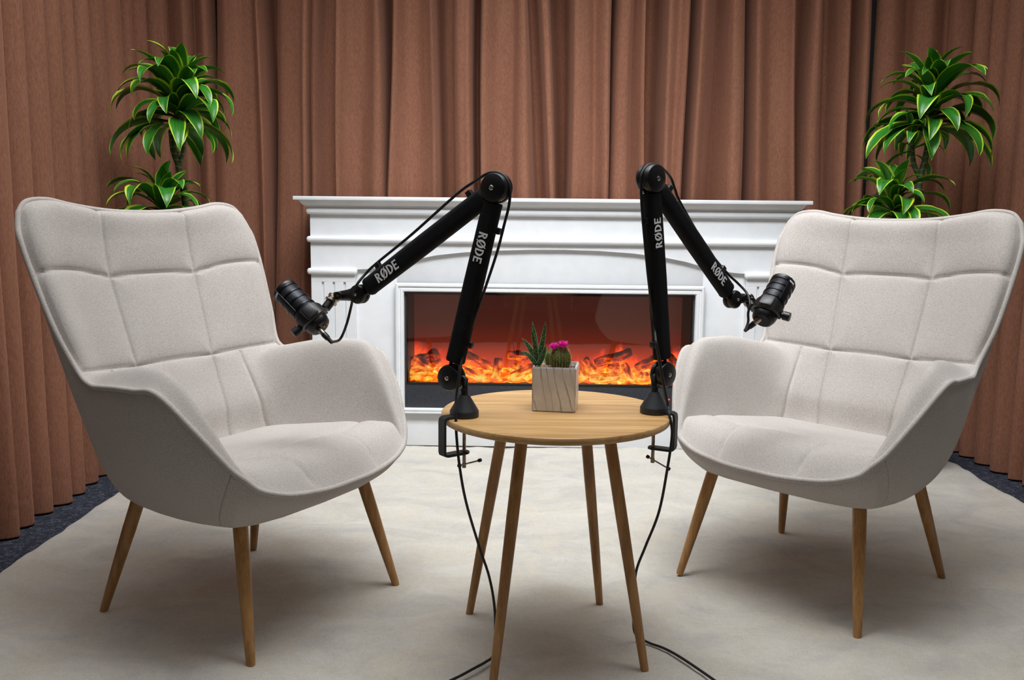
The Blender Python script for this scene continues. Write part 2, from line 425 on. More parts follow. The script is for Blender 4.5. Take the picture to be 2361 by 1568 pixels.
LEFT_BACK = [(478, 480, .11), (486, 487, .05), (491, 493, .012), (515, 520, .0), (540, 545, .006), (575, 590, .012), (590, 606, .0), (595, 611, .012), (599, 615, .08), (613, 621, .085), (628, 628, .03), (640, 638, .012), (660, 655, .008),
    (690, 688, .004), (705, 700, .0), (716, 712, .012), (728, 722, .0), (737, 741, .03), (765, 770, .032), (775, 778, .0), (800, 800, .012), (830, 826, .016), (850, 845, .008), (862, 866, .0), (873, 885, .006), (878, 889, .075), (897, 892, .085), (904, 894.5, .02), (909, 898, .0),
    (930, 925, .012), (960, 960, .016), (985, 988, .004), (999, 1004, .0), (1004, 1008, .06), (1014, 1016, .065), (1025, 1026, .045), (1047, 1046, .03), (1053, 1053, .004), (1070, 1070, .0), (1086, 1085, .002), (1091, 1089, .085), (1105, 1105, .085), (1112, 1109, .012), (1118, 1114, .0),
    (1150, 1150, .012), (1184, 1186, .014), (1194, 1196, .0), (1210, 1222, .0), (1217, 1240, .05), (1238, 1260, .045), (1245, 1267, .004), (1255, 1273, .0), (1264, 1279, .004), (1270, 1283, .06), (1290, 1296, .10), (1317, 1312, .085), (1324, 1315, .012), (1330, 1320, .0),
    (1360, 1350, .006), (1377, 1370, .014), (1400, 1390, .0), (1412, 1400, .004), (1417, 1403, .05), (1418, 1404, .12)]
RIGHT_BACK = [(1427, 1405.5, .12), (1429, 1407, .05), (1433, 1410, .004), (1455, 1440, .0), (1470, 1460, .018), (1488, 1484, .0), (1494, 1489, .06), (1515, 1505, .085), (1532, 1521, .07), (1540, 1528, .008), (1548, 1535, .0), (1570, 1550, .006), (1590, 1570, .0),
    (1597, 1576, .08), (1609, 1587, .065), (1616, 1594, .004), (1626, 1602, .0), (1650, 1625, .018), (1675, 1650, .05), (1688, 1672, .006), (1698, 1690, .0), (1724, 1711, .01), (1732, 1717, .085), (1743, 1729, .09), (1748, 1736, .008), (1758, 1748, .0),
    (1790, 1775, .012), (1820, 1812, .006), (1834, 1831, .0), (1839, 1836, .045), (1868, 1849, .06), (1880, 1856, .006), (1890, 1870, .0), (1900, 1890, .004), (1906, 1900, .026), (1930, 1920, .042), (1945, 1935, .004), (1960, 1950, .0), (1968, 1958, .03), (1985, 1970, .038), (1995, 1978, .0),
    (2011, 1991, .004), (2017, 1994, .05), (2019, 1995, .11)]
sheet('curtain', back_panel(LEFT_BACK), 'wide brown velvet curtain behind the left half of the white fireplace')
sheet('curtain', back_panel(RIGHT_BACK), 'brown velvet curtain behind the right end of the white mantel')
def side_panel(path, lam, amp, seed, side, lean=0.0):
    P = catmull(path, 14); L = [0.0]
    for a, b in zip(P, P[1:]): L.append(L[-1] + (b - a).length)
    n = int(L[-1] / 0.0075); S = np.linspace(0, L[-1], n)
    X = np.interp(S, L, [p.x for p in P]); Y = np.interp(S, L, [p.y for p in P])
    tx = np.gradient(X, S); ty = np.gradient(Y, S); nx, ny = -ty * side, tx * side
    r = np.random.default_rng(seed)
    knots = [0.0]
    while knots[-1] < L[-1]: knots.append(knots[-1] + lam * r.uniform(0.72, 1.35))
    ph = np.interp(S, knots, np.arange(len(knots))); am = r.uniform(0.65, 1.25, len(knots) + 1)
    def cols(z):
        sh = 0.10 * math.sin(z * 1.1 + seed) ; fl = 1.0 + 0.22 * (1.5 - z) / 1.5
        p = ph + sh; k = np.floor(p).astype(int) % len(am)
        w = p - np.floor(p)
        prof = np.where(w < 0.78, np.sin(np.pi * np.clip(w / 0.78, 0, 1)) ** 0.65, -0.35 * np.sin(np.pi * (w - 0.78) / 0.22))
        a1 = np.interp(p, np.arange(len(am)), am) * amp * fl
        off = a1 * prof + 0.004 * np.sin(7 * p + z * 2)
        off = off - (0.0012 if 0.066 < z < 0.075 else 0)
        return [(float(x + o * a), float(y + o * b)) for x, y, o, a, b in zip(X, Y, off, nx, ny)]
    return cols
sheet('curtain', side_panel([(-1.56, 1.75, 0), (-1.56, 2.5, 0), (-1.575, 3.2, 0), (-1.585, 3.70, 0), (-1.55, 3.88, 0), (-1.47, 3.955, 0), (-1.40, 3.985, 0), (-1.315, 4.01, 0)], 0.115, 0.058, 3, -1),
      'brown velvet curtain running down the left side behind the left armchair')
sheet('curtain', side_panel([(1.575, 4.0, 0), (1.72, 3.955, 0), (1.86, 3.90, 0), (1.945, 3.72, 0), (1.965, 3.45, 0), (2.0, 3.1, 0), (2.03, 2.5, 0)], 0.125, 0.055, 5, -1),
      'brown velvet curtain down the right side behind the right armchair')

# ------------------------------------------------------------------ rug
def build_rug():
    x0, x1, y0, y1 = -1.394, 1.812, 0.35, 3.86
    nx, ny = 190, 210
    from mathutils import noise as mn
    G = []
    for j in range(ny + 1):
        row = []
        for i in range(nx + 1):
            x = x0 + (x1 - x0) * i / nx; y = y0 + (y1 - y0) * j / ny
            e = min(i, nx - i, j, ny - j)
            h = 0.010 * mn.noise(Vector((x * 2.6 + y, y * 4.0, 0.3))) + 0.007 * mn.noise(Vector((x * 8 + 3 * y, y * 10, 4.0))) + 0.003 * mn.noise(Vector((x * 26, y * 30, 2.0)))
            z = h - 0.006
            if e == 0: z = -RUG_T + 0.001
            elif e == 1: z -= 0.004
            if i in (0, nx): x += 0.006 * mn.noise(Vector((y * 17, 1, 1)))
            if e == 0 and i in (0, nx): x += 0.006 if i == 0 else -0.006
            row.append((x, y, z))
        G.append(row)
    o = obj('rug', MB().grid(G), MAT['rug'], smooth=180)
    tag(o, 'large cream plush rug covering the floor under chairs and table', 'rug')
build_rug()

# ------------------------------------------------------------------ armchairs
def cr1(P, t):
    """Catmull-Rom of key array P (k,...) at float positions t"""
    P = np.asarray(P, float); k = len(P); t = np.clip(np.asarray(t, float), 0, k - 1 - 1e-9)
    i = np.floor(t).astype(int); f = (t - i).reshape((-1,) + (1,) * (P.ndim - 1))
    g = lambda n: P[np.clip(n, 0, k - 1)]
    a = np.where((i == 0).reshape(f.shape), 2 * P[0] - P[1], g(i - 1)); b = g(i); c = g(i + 1)
    d = np.where((i + 2 > k - 1).reshape(f.shape), 2 * P[-1] - P[-2], g(i + 2))
    return 0.5 * (2 * b + (c - a) * f + (2 * a - 5 * b + 4 * c - d) * f ** 2 + (3 * b - a - 3 * c + d) * f ** 3)
ROWS = [
 [(0, .385, .957), (.062, .380, .958), (.125, .375, .963), (.19, .372, .972), (.25, .371, .983), (.302, .366, .977), (.328, .356, .952)],
 [(0, .352, .945), (.062, .350, .946), (.125, .348, .95), (.19, .343, .958), (.25, .337, .966), (.305, .332, .953), (.338, .344, .922)],
 [(0, .339, .885), (.062, .339, .885), (.126, .338, .885), (.19, .329, .889), (.25, .317, .894), (.312, .304, .897), (.344, .328, .892)],
 [(0, .322, .80), (.063, .322, .80), (.127, .320, .80), (.19, .311, .808), (.25, .297, .815), (.312, .276, .818), (.341, .295, .814)],
 [(0, .286, .69), (.061, .286, .69), (.122, .285, .69), (.18, .276, .691), (.24, .259, .693), (.298, .230, .693), (.327, .245, .69)],
 [(0, .25, .583), (.058, .25, .583), (.116, .248, .583), (.17, .240, .584), (.222, .226, .588), (.275, .198, .597), (.307, .2, .598)],
 [(0, .224, .52), (.056, .224, .52), (.111, .222, .52), (.165, .212, .525), (.215, .186, .540), (.264, .155, .592), (.318, .14, .576)],
 [(0, .192, .45), (.053, .192, .45), (.106, .19, .45), (.160, .176, .455), (.212, .135, .480), (.272, .078, .604), (.334, .08, .580)],
 [(0, .165, .36), (.05, .165, .36), (.100, .162, .36), (.155, .148, .363), (.215, .09, .405), (.276, .01, .612), (.346, .02, .586)],
 [(0, .05, .33), (.05, .05, .33), (.105, .045, .33), (.165, .03, .335), (.228, .0, .385), (.284, -.055, .613), (.353, -.055, .589)],
 [(0, -.08, .33), (.06, -.08, .33), (.12, -.08, .33), (.19, -.08, .335), (.248, -.09, .39), (.298, -.118, .602), (.358, -.13, .590)],
 [(0, -.18, .36), (.06, -.18, .36), (.12, -.18, .36), (.2, -.18, .36), (.262, -.172, .40), (.290, -.180, .540), (.328, -.203, .515)],
 [(0, -.26, .355), (.06, -.26, .355), (.12, -.255, .355), (.2, -.25, .36), (.256, -.236, .385), (.272, -.240, .450), (.291, -.254, .441)],
 [(0, -.330, .352), (.06, -.329, .352), (.117, -.324, .356), (.18, -.314, .364), (.225, -.302, .378), (.250, -.290, .391), (.268, -.278, .411)],
]
KR = np.array(ROWS)
def tub(rs, cs):
    A = np.stack([cr1(KR[:, c], rs) for c in range(7)], 1)          # (nr,7,3)
    out = np.stack([cr1(A[i], cs) for i in range(len(rs))], 0)
    return out
def grid_normals(P):
    du = np.gradient(P, axis=1); dv = np.gradient(P, axis=0); n = np.cross(du, dv)
    l = np.linalg.norm(n, axis=2, keepdims=True); return n / np.maximum(l, 1e-9)
def half_to_full(P, inc_center=True):
    """mirror a half grid (centre column first) to a full one"""
    Q = P[:, :0:-1].copy(); Q[..., 0] *= -1
    return np.concatenate([Q, P], 1)
def cusp(d, a, w): return a * (1 - np.exp(-d / w))
def build_chair():
    rs = np.linspace(0, 13, 13 * 20 + 1); cs = np.linspace(0, 6, 121)
    P = tub(rs, cs); Nn = grid_normals(P)
    if Nn[40, 10, 1] > 0: Nn = -Nn                                  # towards the sitter
    R_, C_ = np.meshgrid(rs, cs, indexing='ij')
    bend = np.where(C_ < 2, -0.05 * np.cos(C_ / 2 * math.pi / 2), -0.10 * np.sin(np.clip((C_ - 2) / 4, 0, 1) * math.pi))
    dv = np.abs(C_ - 2) * 0.06
    dh = np.minimum(np.abs(R_ - 3 - bend) * 0.10, np.abs(R_ - 5 - bend * 0.6) * 0.095)
    back = R_ < 8.6
    da = np.where((R_ > 5.0), np.abs(C_ - 3.55) * 0.05, 1.0)
    dv = np.where((C_ > 3.55) & (R_ > 5.0), 1.0, dv)
    d = np.minimum(np.minimum(dv, dh), da); dq = np.minimum(np.minimum(dv, dh), da + 0.02)
    edge = np.clip(np.minimum((6 - C_) * 0.05, np.minimum(R_ * 0.06, (13 - R_) * 0.07)) / 0.03, 0, 1)
    disp = (cusp(dq, 0.0075, 0.016) - 0.004 - 0.0040 * np.exp(-(d / 0.0035) ** 2)) * edge * np.where(back | (C_ > 3.55), 1, 0)
    P = P + Nn * disp[..., None]
    full = half_to_full(P); nc = full.shape[1]; ch = len(cs) - 1
    ca = int(round(3.55 / 6 * ch)); ra = 5 * 20
    def sub(r0, r1, c0, c1): return MB().grid([[tuple(q) for q in full[r, c0:c1 + 1]] for r in range(r0, r1 + 1)])
    root = thing('armchair', 'x', 'armchair')
    fab = MAT['fabric']
    up = MB().grid([[tuple(q) for q in full[r]] for r in range(0, ra + 1)])
    up.grid([[tuple(q) for q in full[r, ch - ca:ch + ca + 1]] for r in range(ra, len(rs))])
    obj('backrest', up, fab, root, smooth=180)
    obj('armrest', sub(ra, len(rs) - 1, 0, ch - ca), fab, root, smooth=180)
    obj('armrest', sub(ra, len(rs) - 1, ch + ca, nc - 1), fab, root, smooth=180)
    # rim loop: top row, right side, front row, left side
    half = [P[0, c] for c in range(len(cs))] + [P[r, -1] for r in range(1, len(rs))] + [P[-1, c] for c in range(len(cs) - 2, -1, -1)]
    half = np.array(half)
    # seat cushion -------------------------------------------------------
    vv = np.linspace(0, 1, 70); uu = np.linspace(0, 1, 61)
    zc = cr1(np.array([(.372,), (.388,), (.397,), (.402,), (.408,), (.414,), (.421,), (.425,), (.421,), (.404,), (.354,)]), vv * 10)[:, 0]
    yb = .168
    hw = cr1(np.array([(.160,), (.197,), (.222,), (.240,), (.253,), (.263,), (.271,), (.277,), (.281,), (.279,), (.268,)]), vv * 10)[:, 0]
    fx = KR[13][:, 0]; fy = KR[13][:, 1]; fz = KR[13][:, 2]
    S = np.zeros((70, 61, 3))
    for i, v in enumerate(vv):
        x = uu * hw[i]; yf = np.interp(x, fx, fy); zf = np.interp(x, fx, fz)
        y = yb + (yf - yb) * (v ** 0.98)
        k = np.clip((v - .55) / .45, 0, 1) ** 2
        z = zc[i] + (zf - .352) * k - 0.05 * np.clip((uu - 0.80) / 0.20, 0, 1) ** 2.2 * (1 - 0.85 * k)
        S[i] = np.stack([x, y, z], 1)
    sn = grid_normals(S)
    if sn[30, 20, 2] < 0: sn = -sn
    U_, V_ = np.meshgrid(uu, vv)
    d1 = np.abs(S[..., 1] + .168 - 0.012 * np.cos(S[..., 0] / .125 * math.pi)); d2 = np.where(S[..., 1] < .05, np.abs(S[..., 0] - (.125 - .02 * np.clip((-S[..., 1] - .17) / .15, 0, 1))), 1.0)
    d2 = np.where(S[..., 1] > -.168, np.maximum(d2, 0) + (S[..., 1] + .168) * 0.6, d2)
    dd = np.minimum(d1, d2)
    disp = (cusp(dd, 0.008, 0.016) - 0.006 - 0.003 * np.exp(-(dd / 0.004) ** 2)) * np.clip((1 - U_) / .12, 0, 1) * np.clip((1 - V_) / .05, 0, 1)
    S = S + sn * disp[..., None]
    obj('seat', MB().grid([[tuple(q) for q in r] for r in half_to_full(S)]), fab, root, smooth=180)
    # outer shell --------------------------------------------------------
    nC, nR = len(cs), len(rs)
    bx = []
    side_k = np.array([0, 3, 5, 7, 9, 10, 11, 12, 13]); side_x = np.array([.165, .19, .222, .243, .256, .259, .256, .246, .236]); side_y = np.array([.20, .195, .175, .10, .01, -.06, -.115, -.17, -.20])
    for c in range(nC): u = cs[c] / 6; bx.append((.165 * u, .205 - .005 * u))
    for r in range(1, nR): bx.append((np.interp(rs[r], side_k, side_x), np.interp(rs[r], side_k, side_y)))
    for c in range(nC - 2, -1, -1): u = cs[c] / 6; bx.append((np.interp(u, [0, .5, .8, 1], [0, .13, .2, .236]), np.interp(u, [0, .5, .8, 1], [-.245, -.240, -.225, -.20])))
    bx = np.array(bx)
    for _ in range(10): bx[1:-1] = (bx[:-2] + 2 * bx[1:-1] + bx[2:]) / 4
    m = len(half); base = np.concatenate([bx, np.full((m, 1), .288)], 1)
    out = bx - np.array([0, -.02]); out /= np.maximum(np.linalg.norm(out, axis=1, keepdims=True), 1e-6)
    out3 = np.concatenate([out, np.zeros((m, 1))], 1)
    hgt = (half[:, 2:3] - .288)
    fr = np.clip((-half[:, 1:2] - .20) / .12, 0, 1)                 # 1 at the front lip
    P2 = base + out3 * (.052 - .012 * fr) + np.array([0, 0, 1.]) * (.016 + .035 * np.clip(hgt / .3, 0, 1))
    P1 = half + (P2 - half) * .42 + out3 * (.022 - .012 * fr) + np.array([0, 0, -1.]) * .012 * fr
    ss = np.linspace(0, 1, 26)[:, None, None]
    shell = (1 - ss) ** 3 * half + 3 * ss * (1 - ss) ** 2 * P1 + 3 * ss ** 2 * (1 - ss) * P2 + ss ** 3 * base
    k_ = nC - 1 + int(12.15 * 20); shell[1:, k_] -= out3[k_] * .0028
    loop = np.concatenate([shell, (shell[:, -2:0:-1] * np.array([-1, 1, 1]))], 1)      # closed loop of columns
    loop = np.concatenate([loop, loop[:, :1]], 1)
    mb = MB().grid([[tuple(q) for q in r] for r in loop])
    bot = loop[-1, :-1]; cen = np.array([0, -.02, .282]); n0 = len(mb.v)
    inner = [tuple(cen + (q - cen) * .6 + np.array([0, 0, -.004])) for q in bot]
    mb.add([tuple(q) for q in bot] + inner + [tuple(cen)], [])
    nb = len(bot)
    for i in range(nb):
        j = (i + 1) % nb; mb.f.append((n0 + i, n0 + j, n0 + nb + j, n0 + nb + i)); mb.f.append((n0 + nb + i, n0 + nb + j, n0 + 2 * nb))
    obj('outer_shell', mb, fab, root, smooth=50)
    # piping ---------------------------------------------------------------
    h = half[::4]; ring = np.concatenate([h, (h[-2:0:-1] * np.array([-1, 1, 1]))], 0)
    c0 = np.array([0, 0.05, .55])
    obj('piping', MB().tube([tuple(q) for q in ring], .0066, 8, closed=True), fab, root, smooth=180)
    # legs -------------------------------------------------------------------
    for sx in (1, -1):
        for top, foot in (((.203, -.185, .292), (.252, -.258, -.006)), ((.188, .165, .292), (.242, .252, -.006))):
            t = Vector((top[0] * sx, top[1], top[2])); f_ = Vector((foot[0] * sx, foot[1], foot[2]))
            path = [t + (f_ - t) * k for k in (0, .3, .7, .97, 1)]
            obj('leg', MB().tube(path, [.0165, .0158, .0125, .0098, .0088], 18), MAT['oak_leg'], root, smooth=40)
    return root
def copy_tree(o, parent=None):
    c = o.copy(); C.objects.link(c); c.parent = parent
    for ch in [x for x in bpy.data.objects if x.parent == o]: copy_tree(ch, c)
    return c
chair = build_chair()
chair2 = copy_tree(chair)
tag(chair, 'greige fabric wing armchair on the left, turned towards the right, buttonless quilted back', 'armchair', 'pair of greige armchairs')
tag(chair2, 'greige fabric wing armchair on the right, turned towards the left', 'armchair', 'pair of greige armchairs')
chair.location = (-0.6467, 2.1156, 0); chair.rotation_euler = (0, 0, 1.0470)
chair2.location = (0.8243, 2.2902, 0); chair2.rotation_euler = (0, 0, -0.8231)

# ------------------------------------------------------------------ table
TH, TC, TR = 0.531, Vector((0.0969, 1.9017, 0)), 0.25
def build_table():
    t = thing('side_table', 'round oak side table with four splayed legs between the armchairs', 'table', TC)
    obj('table_top', MB().lathe([(.0, TH - .0155), (TR - .004, TH - .0155), (TR - .001, TH - .0145), (TR, TH - .013), (TR, TH - .002), (TR - .0015, TH - .0003), (TR - .004, TH), (0, TH)], 96, caps=False), MAT['oak_top'], t, smooth=50)
    for sx, sy in ((-1, -1), (1, -1), (-1, 1), (1, 1)):
        a = .1982; c, s = math.cos(a), math.sin(a)
        f_ = Vector((c * sx - s * sy, s * sx + c * sy, 0)) * .1656
        top = f_ * .555; f_ = f_ * 1.0
        p0 = Vector((top.x, top.y, TH - .014)); p1 = Vector((f_.x, f_.y, -.010))
        path = [p0 + (p1 - p0) * k for k in (0, .35, .75, .985, 1)]
        obj('leg', MB().tube(path, [.0132, .0130, .0108, .0088, .0078], 18), MAT['oak_leg'], t, smooth=40)
build_table()

# ------------------------------------------------------------------ fireplace surround
FY, FA = 3.6252, -0.0143
def build_fireplace():
    cx = .1545
    t = thing('fireplace_surround', 'white painted classical fireplace surround with mouldings and fluted pilasters', 'fireplace', (cx, FY - FA * 0 + FA * cx, 0), FA)
    W = MAT['white_paint']; B = .985
    # back carcass: built around the opening
    ox0, ox1, oz0, oz1 = -.602, .598, .164, .654
    D = .25
    mb = MB()
    mb.box(-B, ox0 - .03, .012, D, 0, 1.0, .002); mb.box(ox1 + .03, B, .012, D, 0, 1.0, .002)
    mb.box(ox0 - .03, ox1 + .03, .012, D, oz1 + .03, 1.0, .001); mb.box(ox0 - .03, ox1 + .03, .012, D, 0, oz0 - .02, .001)
    obj('carcass', mb, W, t, smooth=30)
    # frieze board with an arched lower edge
    arch = [(-.802, .742), (-.755, .745), (-.70, .752), (-.655, .762), (-.56, .785), (-.47, .804), (-.36, .817), (-.22, .826), (-.08, .831), (.06, .832), (.2, .829), (.34, .820), (.46, .806), (.55, .789), (.65, .762), (.70, .752), (.755, .745), (.802, .742)]
    poly = [(-B, 1.0), (-B, .742)] + arch + [(B, .742), (B, 1.0)]
    mb = MB(); fn = lambda x, z, y: (x, y, z)
    xs = [p[0] for p in poly[1:-1]]; zs = [p[1] for p in poly[1:-1]]
    n = len(xs); vs = []
    for y in (-.006, .013):
        vs += [(x, y, z) for x, z in zip(xs, zs)] + [(x, y, 1.0) for x in xs]
    fs = []
    for k in (0, 2 * n):
        for i in range(n - 1): fs.append((k + i, k + i + 1, k + n + i + 1, k + n + i))
    for i in range(n - 1): fs.append((i, i + 1, 2 * n + i + 1, 2 * n + i))
    fs += [(0, n, 3 * n, 2 * n), (n - 1, 2 * n - 1, 4 * n - 1, 3 * n - 1)]
    mb.add(vs, fs)
    obj('frieze', mb, W, t, smooth=30)
    # pilasters with three sunk flutes
    for s in (-1, 1):
        x0, x1 = (-B, -.803) if s < 0 else (.803, B)
        mb = MB(); fl = [x0 + .048, x0 + .093, x0 + .138]; g = .0045; y0, y1 = -.008, .013
        edges = [x0] + [v for f in fl for v in (f - g, f + g)] + [x1]
        for i in range(0, len(edges), 2): mb.box(edges[i], edges[i + 1], y0, y1, .10, .690, .0012, seg=1)
        mb.box(x0, x1, y0, y1, .690, .742, .0012, seg=1); mb.box(x0, x1, y0, y1, 0, .10, .0012, seg=1)
        for f in fl: mb.box(f - g, f + g, y0 + .009, y1, .10, .690)
        obj('pilaster', mb, W, t, smooth=30)
        xa, xb = (x0 - .014, x1 + .010) if s < 0 else (x0 - .010, x1 + .014)
        obj('pilaster_bead', MB().box(xa, xb, -.026, .012, .7215, .7475, .0115, seg=4), W, t, smooth=60)
    # full-width half-round mouldings
    obj('moulding', MB().box(-B - .014, B + .014, -.026, D, .853, .878, .0115, seg=4), W, t, smooth=60)
    obj('moulding', MB().box(-B - .014, B + .014, -.028, D, .966, .992, .0115, seg=4), W, t, smooth=60)
    # crown: stepped profile swept round the front and both ends
    prof = [(.000, .985), (.012, .992), (.014, 1.000), (.022, 1.003), (.030, 1.012), (.034, 1.019), (.036, 1.0225), (.050, 1.0235)]
    G = []
    for o_, z in prof: G.append([(-B - o_, D, z), (-B - o_, -.008 - o_, z), (B + o_, -.008 - o_, z), (B + o_, D, z)])
    obj('crown_moulding', MB().grid(G), W, t, smooth=25)
    obj('mantel_shelf', MB().box(-B - .054, B + .054, -.064, D, 1.0225, 1.0375, .002), W, t, smooth=30)
    # frame round the opening: stepped profile, mitred
    steps = [(.036, -.004), (.036, -.014), (.030, -.018), (.023, -.018), (.021, -.012), (.016, -.012), (.013, -.016), (.004, -.016), (.0, -.010), (.0, .03)]
    G = []
    for o_, y in steps:
        G.append([(ox0 - o_, y, oz0 - o_ * .6), (ox1 + o_, y, oz0 - o_ * .6), (ox1 + o_, y, oz1 + o_), (ox0 - o_, y, oz1 + o_), (ox0 - o_, y, oz0 - o_ * .6)])
    obj('opening_frame', MB().grid(G), W, t, smooth=25)
    return t
build_fireplace()
def build_insert():
    cx = .1545
    t = thing('electric_fireplace', 'black glass electric fireplace insert with glowing logs set in the surround', 'fireplace insert', (cx, FY + FA * cx, 0), FA)
    x0, x1, z0, z1 = -.601, .597, .165, .653; gz = .274
    mb = MB(); mb.box(x0, x1, .24, .25, z0, z1); mb.box(x0, x0 + .012, .02, .25, z0, z1); mb.box(x1 - .012, x1, .02, .25, z0, z1)
    mb.box(x0, x1, .02, .25, z1 - .012, z1); mb.box(x0, x1, .02, .25, z0, gz - .02)
    obj('firebox', mb, MAT['dark_trim'], t, smooth=0)
    obj('flame_screen', MB().box(x0 + .012, x1 - .012, .225, .24, gz - .02, z1 - .012), MAT['flame'], t, smooth=0)
    mb = MB(); mb.box(x0, x1, .006, .022, z0, gz - .004, .002)
    mb.box(x0, x0 + .006, .006, .022, gz - .004, z1, .001); mb.box(x1 - .006, x1, .006, .022, gz - .004, z1, .001)
    obj('lower_trim', mb, MAT['dark_trim'], t, smooth=30)
    obj('trim_ledge', MB().box(x0 + .004, x1 - .004, .0035, .022, gz - .010, gz - .002, .0015), MAT['black_plastic'], t, smooth=30)
    obj('glass_pane', MB().box(x0 + .006, x1 - .006, .010, .014, gz - .002, z1 - .001), MAT['glass'], t, smooth=0)
    d = MB()
    d.lathe([(0, 0), (.0035, 0), (.0035, .002), (0, .002)], 12, Matrix.Translation((.505, .006, .213)) @ Matrix.Rotation(math.pi / 2, 4, 'X'))
    obj('power_light', d, MAT['led'], t)
    for dx, dz in ((.525, .217), (.525, .199)):
        obj('button', MB().lathe([(0, 0), (.006, 0), (.006, .0015), (.0045, .0025), (0, .0025)], 16, Matrix.Translation((dx, .006, dz)) @ Matrix.Rotation(math.pi / 2, 4, 'X')), MAT['steel'], t)
    # ember bed
    from mathutils import noise as mn
    G = []
    for j in range(19):
        y = .035 + .185 * j / 18; row = []
        for i in range(121):
            x = x0 + .014 + (x1 - x0 - .028) * i / 120
            z = gz - .004 + .035 * j / 18 + .014 * mn.noise(Vector((x * 24, y * 24, 1))) + .006 * mn.noise(Vector((x * 60, y * 60, 1)))
            row.append((x, y, z))
        G.append(row)
    obj('ember_bed', MB().grid(G), MAT['ember'], t, smooth=180, kind='stuff')
    # logs: ends in the plane of the opening (x, z), depth y, radius
    def X(px, py, y):
        p = at_y(px, py, FY + y); return (p.x - cx, p.z)
    logs = [((945, 842), (1012, 822), .12, .026), ((940, 862), (985, 858), .07, .017), ((952, 826), (1000, 850), .10, .016), ((1072, 818), (1128, 846), .13, .017), ((1062, 852), (1118, 872), .07, .014), ((1148, 826), (1143, 872), .09, .017),
            ((1170, 818), (1216, 822), .15, .017), ((1176, 870), (1232, 846), .08, .016), ((1180, 846), (1220, 852), .14, .014), ((1330, 838), (1352, 872), .09, .018), ((1345, 828), (1372, 862), .13, .016),
            ((1370, 838), (1456, 812), .12, .017), ((1360, 872), (1432, 868), .06, .015), ((1402, 848), (1428, 846), .07, .012), ((1436, 838), (1456, 878), .09, .014), ((1464, 850), (1520, 820), .10, .016),
            ((1472, 866), (1492, 866), .06, .014), ((1500, 872), (1548, 852), .08, .016), ((1530, 812), (1572, 858), .13, .016), ((1552, 842), (1592, 852), .10, .018), ((1230, 826), (1300, 836), .15, .016), ((1250, 868), (1310, 858), .09, .015)]
    r = random.Random(5)
    for (a, b, y, rad) in logs:
        ax, az = X(*a, y); bx_, bz = X(*b, y); A = Vector((ax, y + r.uniform(-.012, .012), az)); Bv = Vector((bx_, y + r.uniform(-.02, .02), bz))
        rad *= 1.22; L = (Bv - A).length; n, m = 14, 11; sd = r.uniform(0, 50); vs = []; fs = []
        for i in range(m):
            k = i / (m - 1)
            for j in range(n):
                th = 2 * math.pi * j / n
                rr = rad * (1 + .30 * mn.noise(Vector((math.cos(th) * 1.4 + sd, math.sin(th) * 1.4, k * L * 22))) + .14 * mn.noise(Vector((math.cos(th) * 4 + sd, math.sin(th) * 4, k * L * 60))))
                if i in (0, m - 1): rr *= .82
                vs.append(((k - .5) * L, rr * math.cos(th), rr * math.sin(th)))
        for i in range(m - 1):
            for j in range(n): fs.append((i * n + j, i * n + (j + 1) % n, (i + 1) * n + (j + 1) % n, (i + 1) * n + j))
        fs += [tuple(range(n)), tuple((m - 1) * n + j for j in range(n))]
        o = obj('log', MB().add(vs, fs), MAT['log'], t, smooth=50)
        o.matrix_local = frame((A + Bv) / 2, Bv - A)
build_insert()

# ------------------------------------------------------------------ lettering (flat raised print)
def word(name, mat, parent, origin, right, normal, height, letters='RODE', depth=.0004):
    """prints the word on a face; origin = left end of the baseline in the parent's space"""
    r = Vector(right).normalized(); nrm = Vector(normal); nrm = (nrm - r * nrm.dot(r)).normalized(); up = nrm.cross(r)
    o = Vector(origin); mb = MB(); x = 0.0
    def P(px, py, d): return o + r * (px * height) + up * (py * height) + nrm * d
    def poly(pts, lift=0): mb.prism([(a + x, b) for a, b in pts], 0, depth, P)
    def band(cx, cy, ro, rix, riy, a0, a1, ry=None, n=14):
        rox, roy = ro
        for i in range(n):
            t0 = a0 + (a1 - a0) * i / n; t1 = a0 + (a1 - a0) * (i + 1) / n
            poly([(cx + rox * math.cos(t0), cy + roy * math.sin(t0)), (cx + rox * math.cos(t1), cy + roy * math.sin(t1)), (cx + rix * math.cos(t1), cy + riy * math.sin(t1)), (cx + rix * math.cos(t0), cy + riy * math.sin(t0))])
    h = math.pi / 2
    # R
    poly([(0, 0), (.20, 0), (.19, .5), (.20, 1), (0, 1), (.015, .5)]); band(.19, .72, (.36, .28), .17, .15, -h, h)
    poly([(.22, .46), (.42, .46), (.66, 0), (.43, 0)]); x += .74
    # O with a stroke
    band(.40, .5, (.42, .53), .20, .39, 0, 4 * h, n=26); poly([(.02, -.08), (.13, -.08), (.78, 1.08), (.67, 1.08)]); x += .92
    # D
    poly([(0, 0), (.20, 0), (.19, .5), (.20, 1), (0, 1), (.015, .5)]); band(.19, .5, (.52, .5), .31, .37, -h, h, n=18); x += .82
    # E
    poly([(0, 0), (.20, 0), (.19, .5), (.20, 1), (0, 1), (.015, .5)]); poly([(.19, 0), (.56, 0), (.58, .17), (.19, .15)]); poly([(.19, .43), (.48, .42), (.48, .58), (.19, .57)]); poly([(.19, .85), (.58, .83), (.56, 1), (.19, 1)])
    return obj(name, mb, mat, parent, smooth=0)
WORD_W = .74 + .92 + .82 + .58

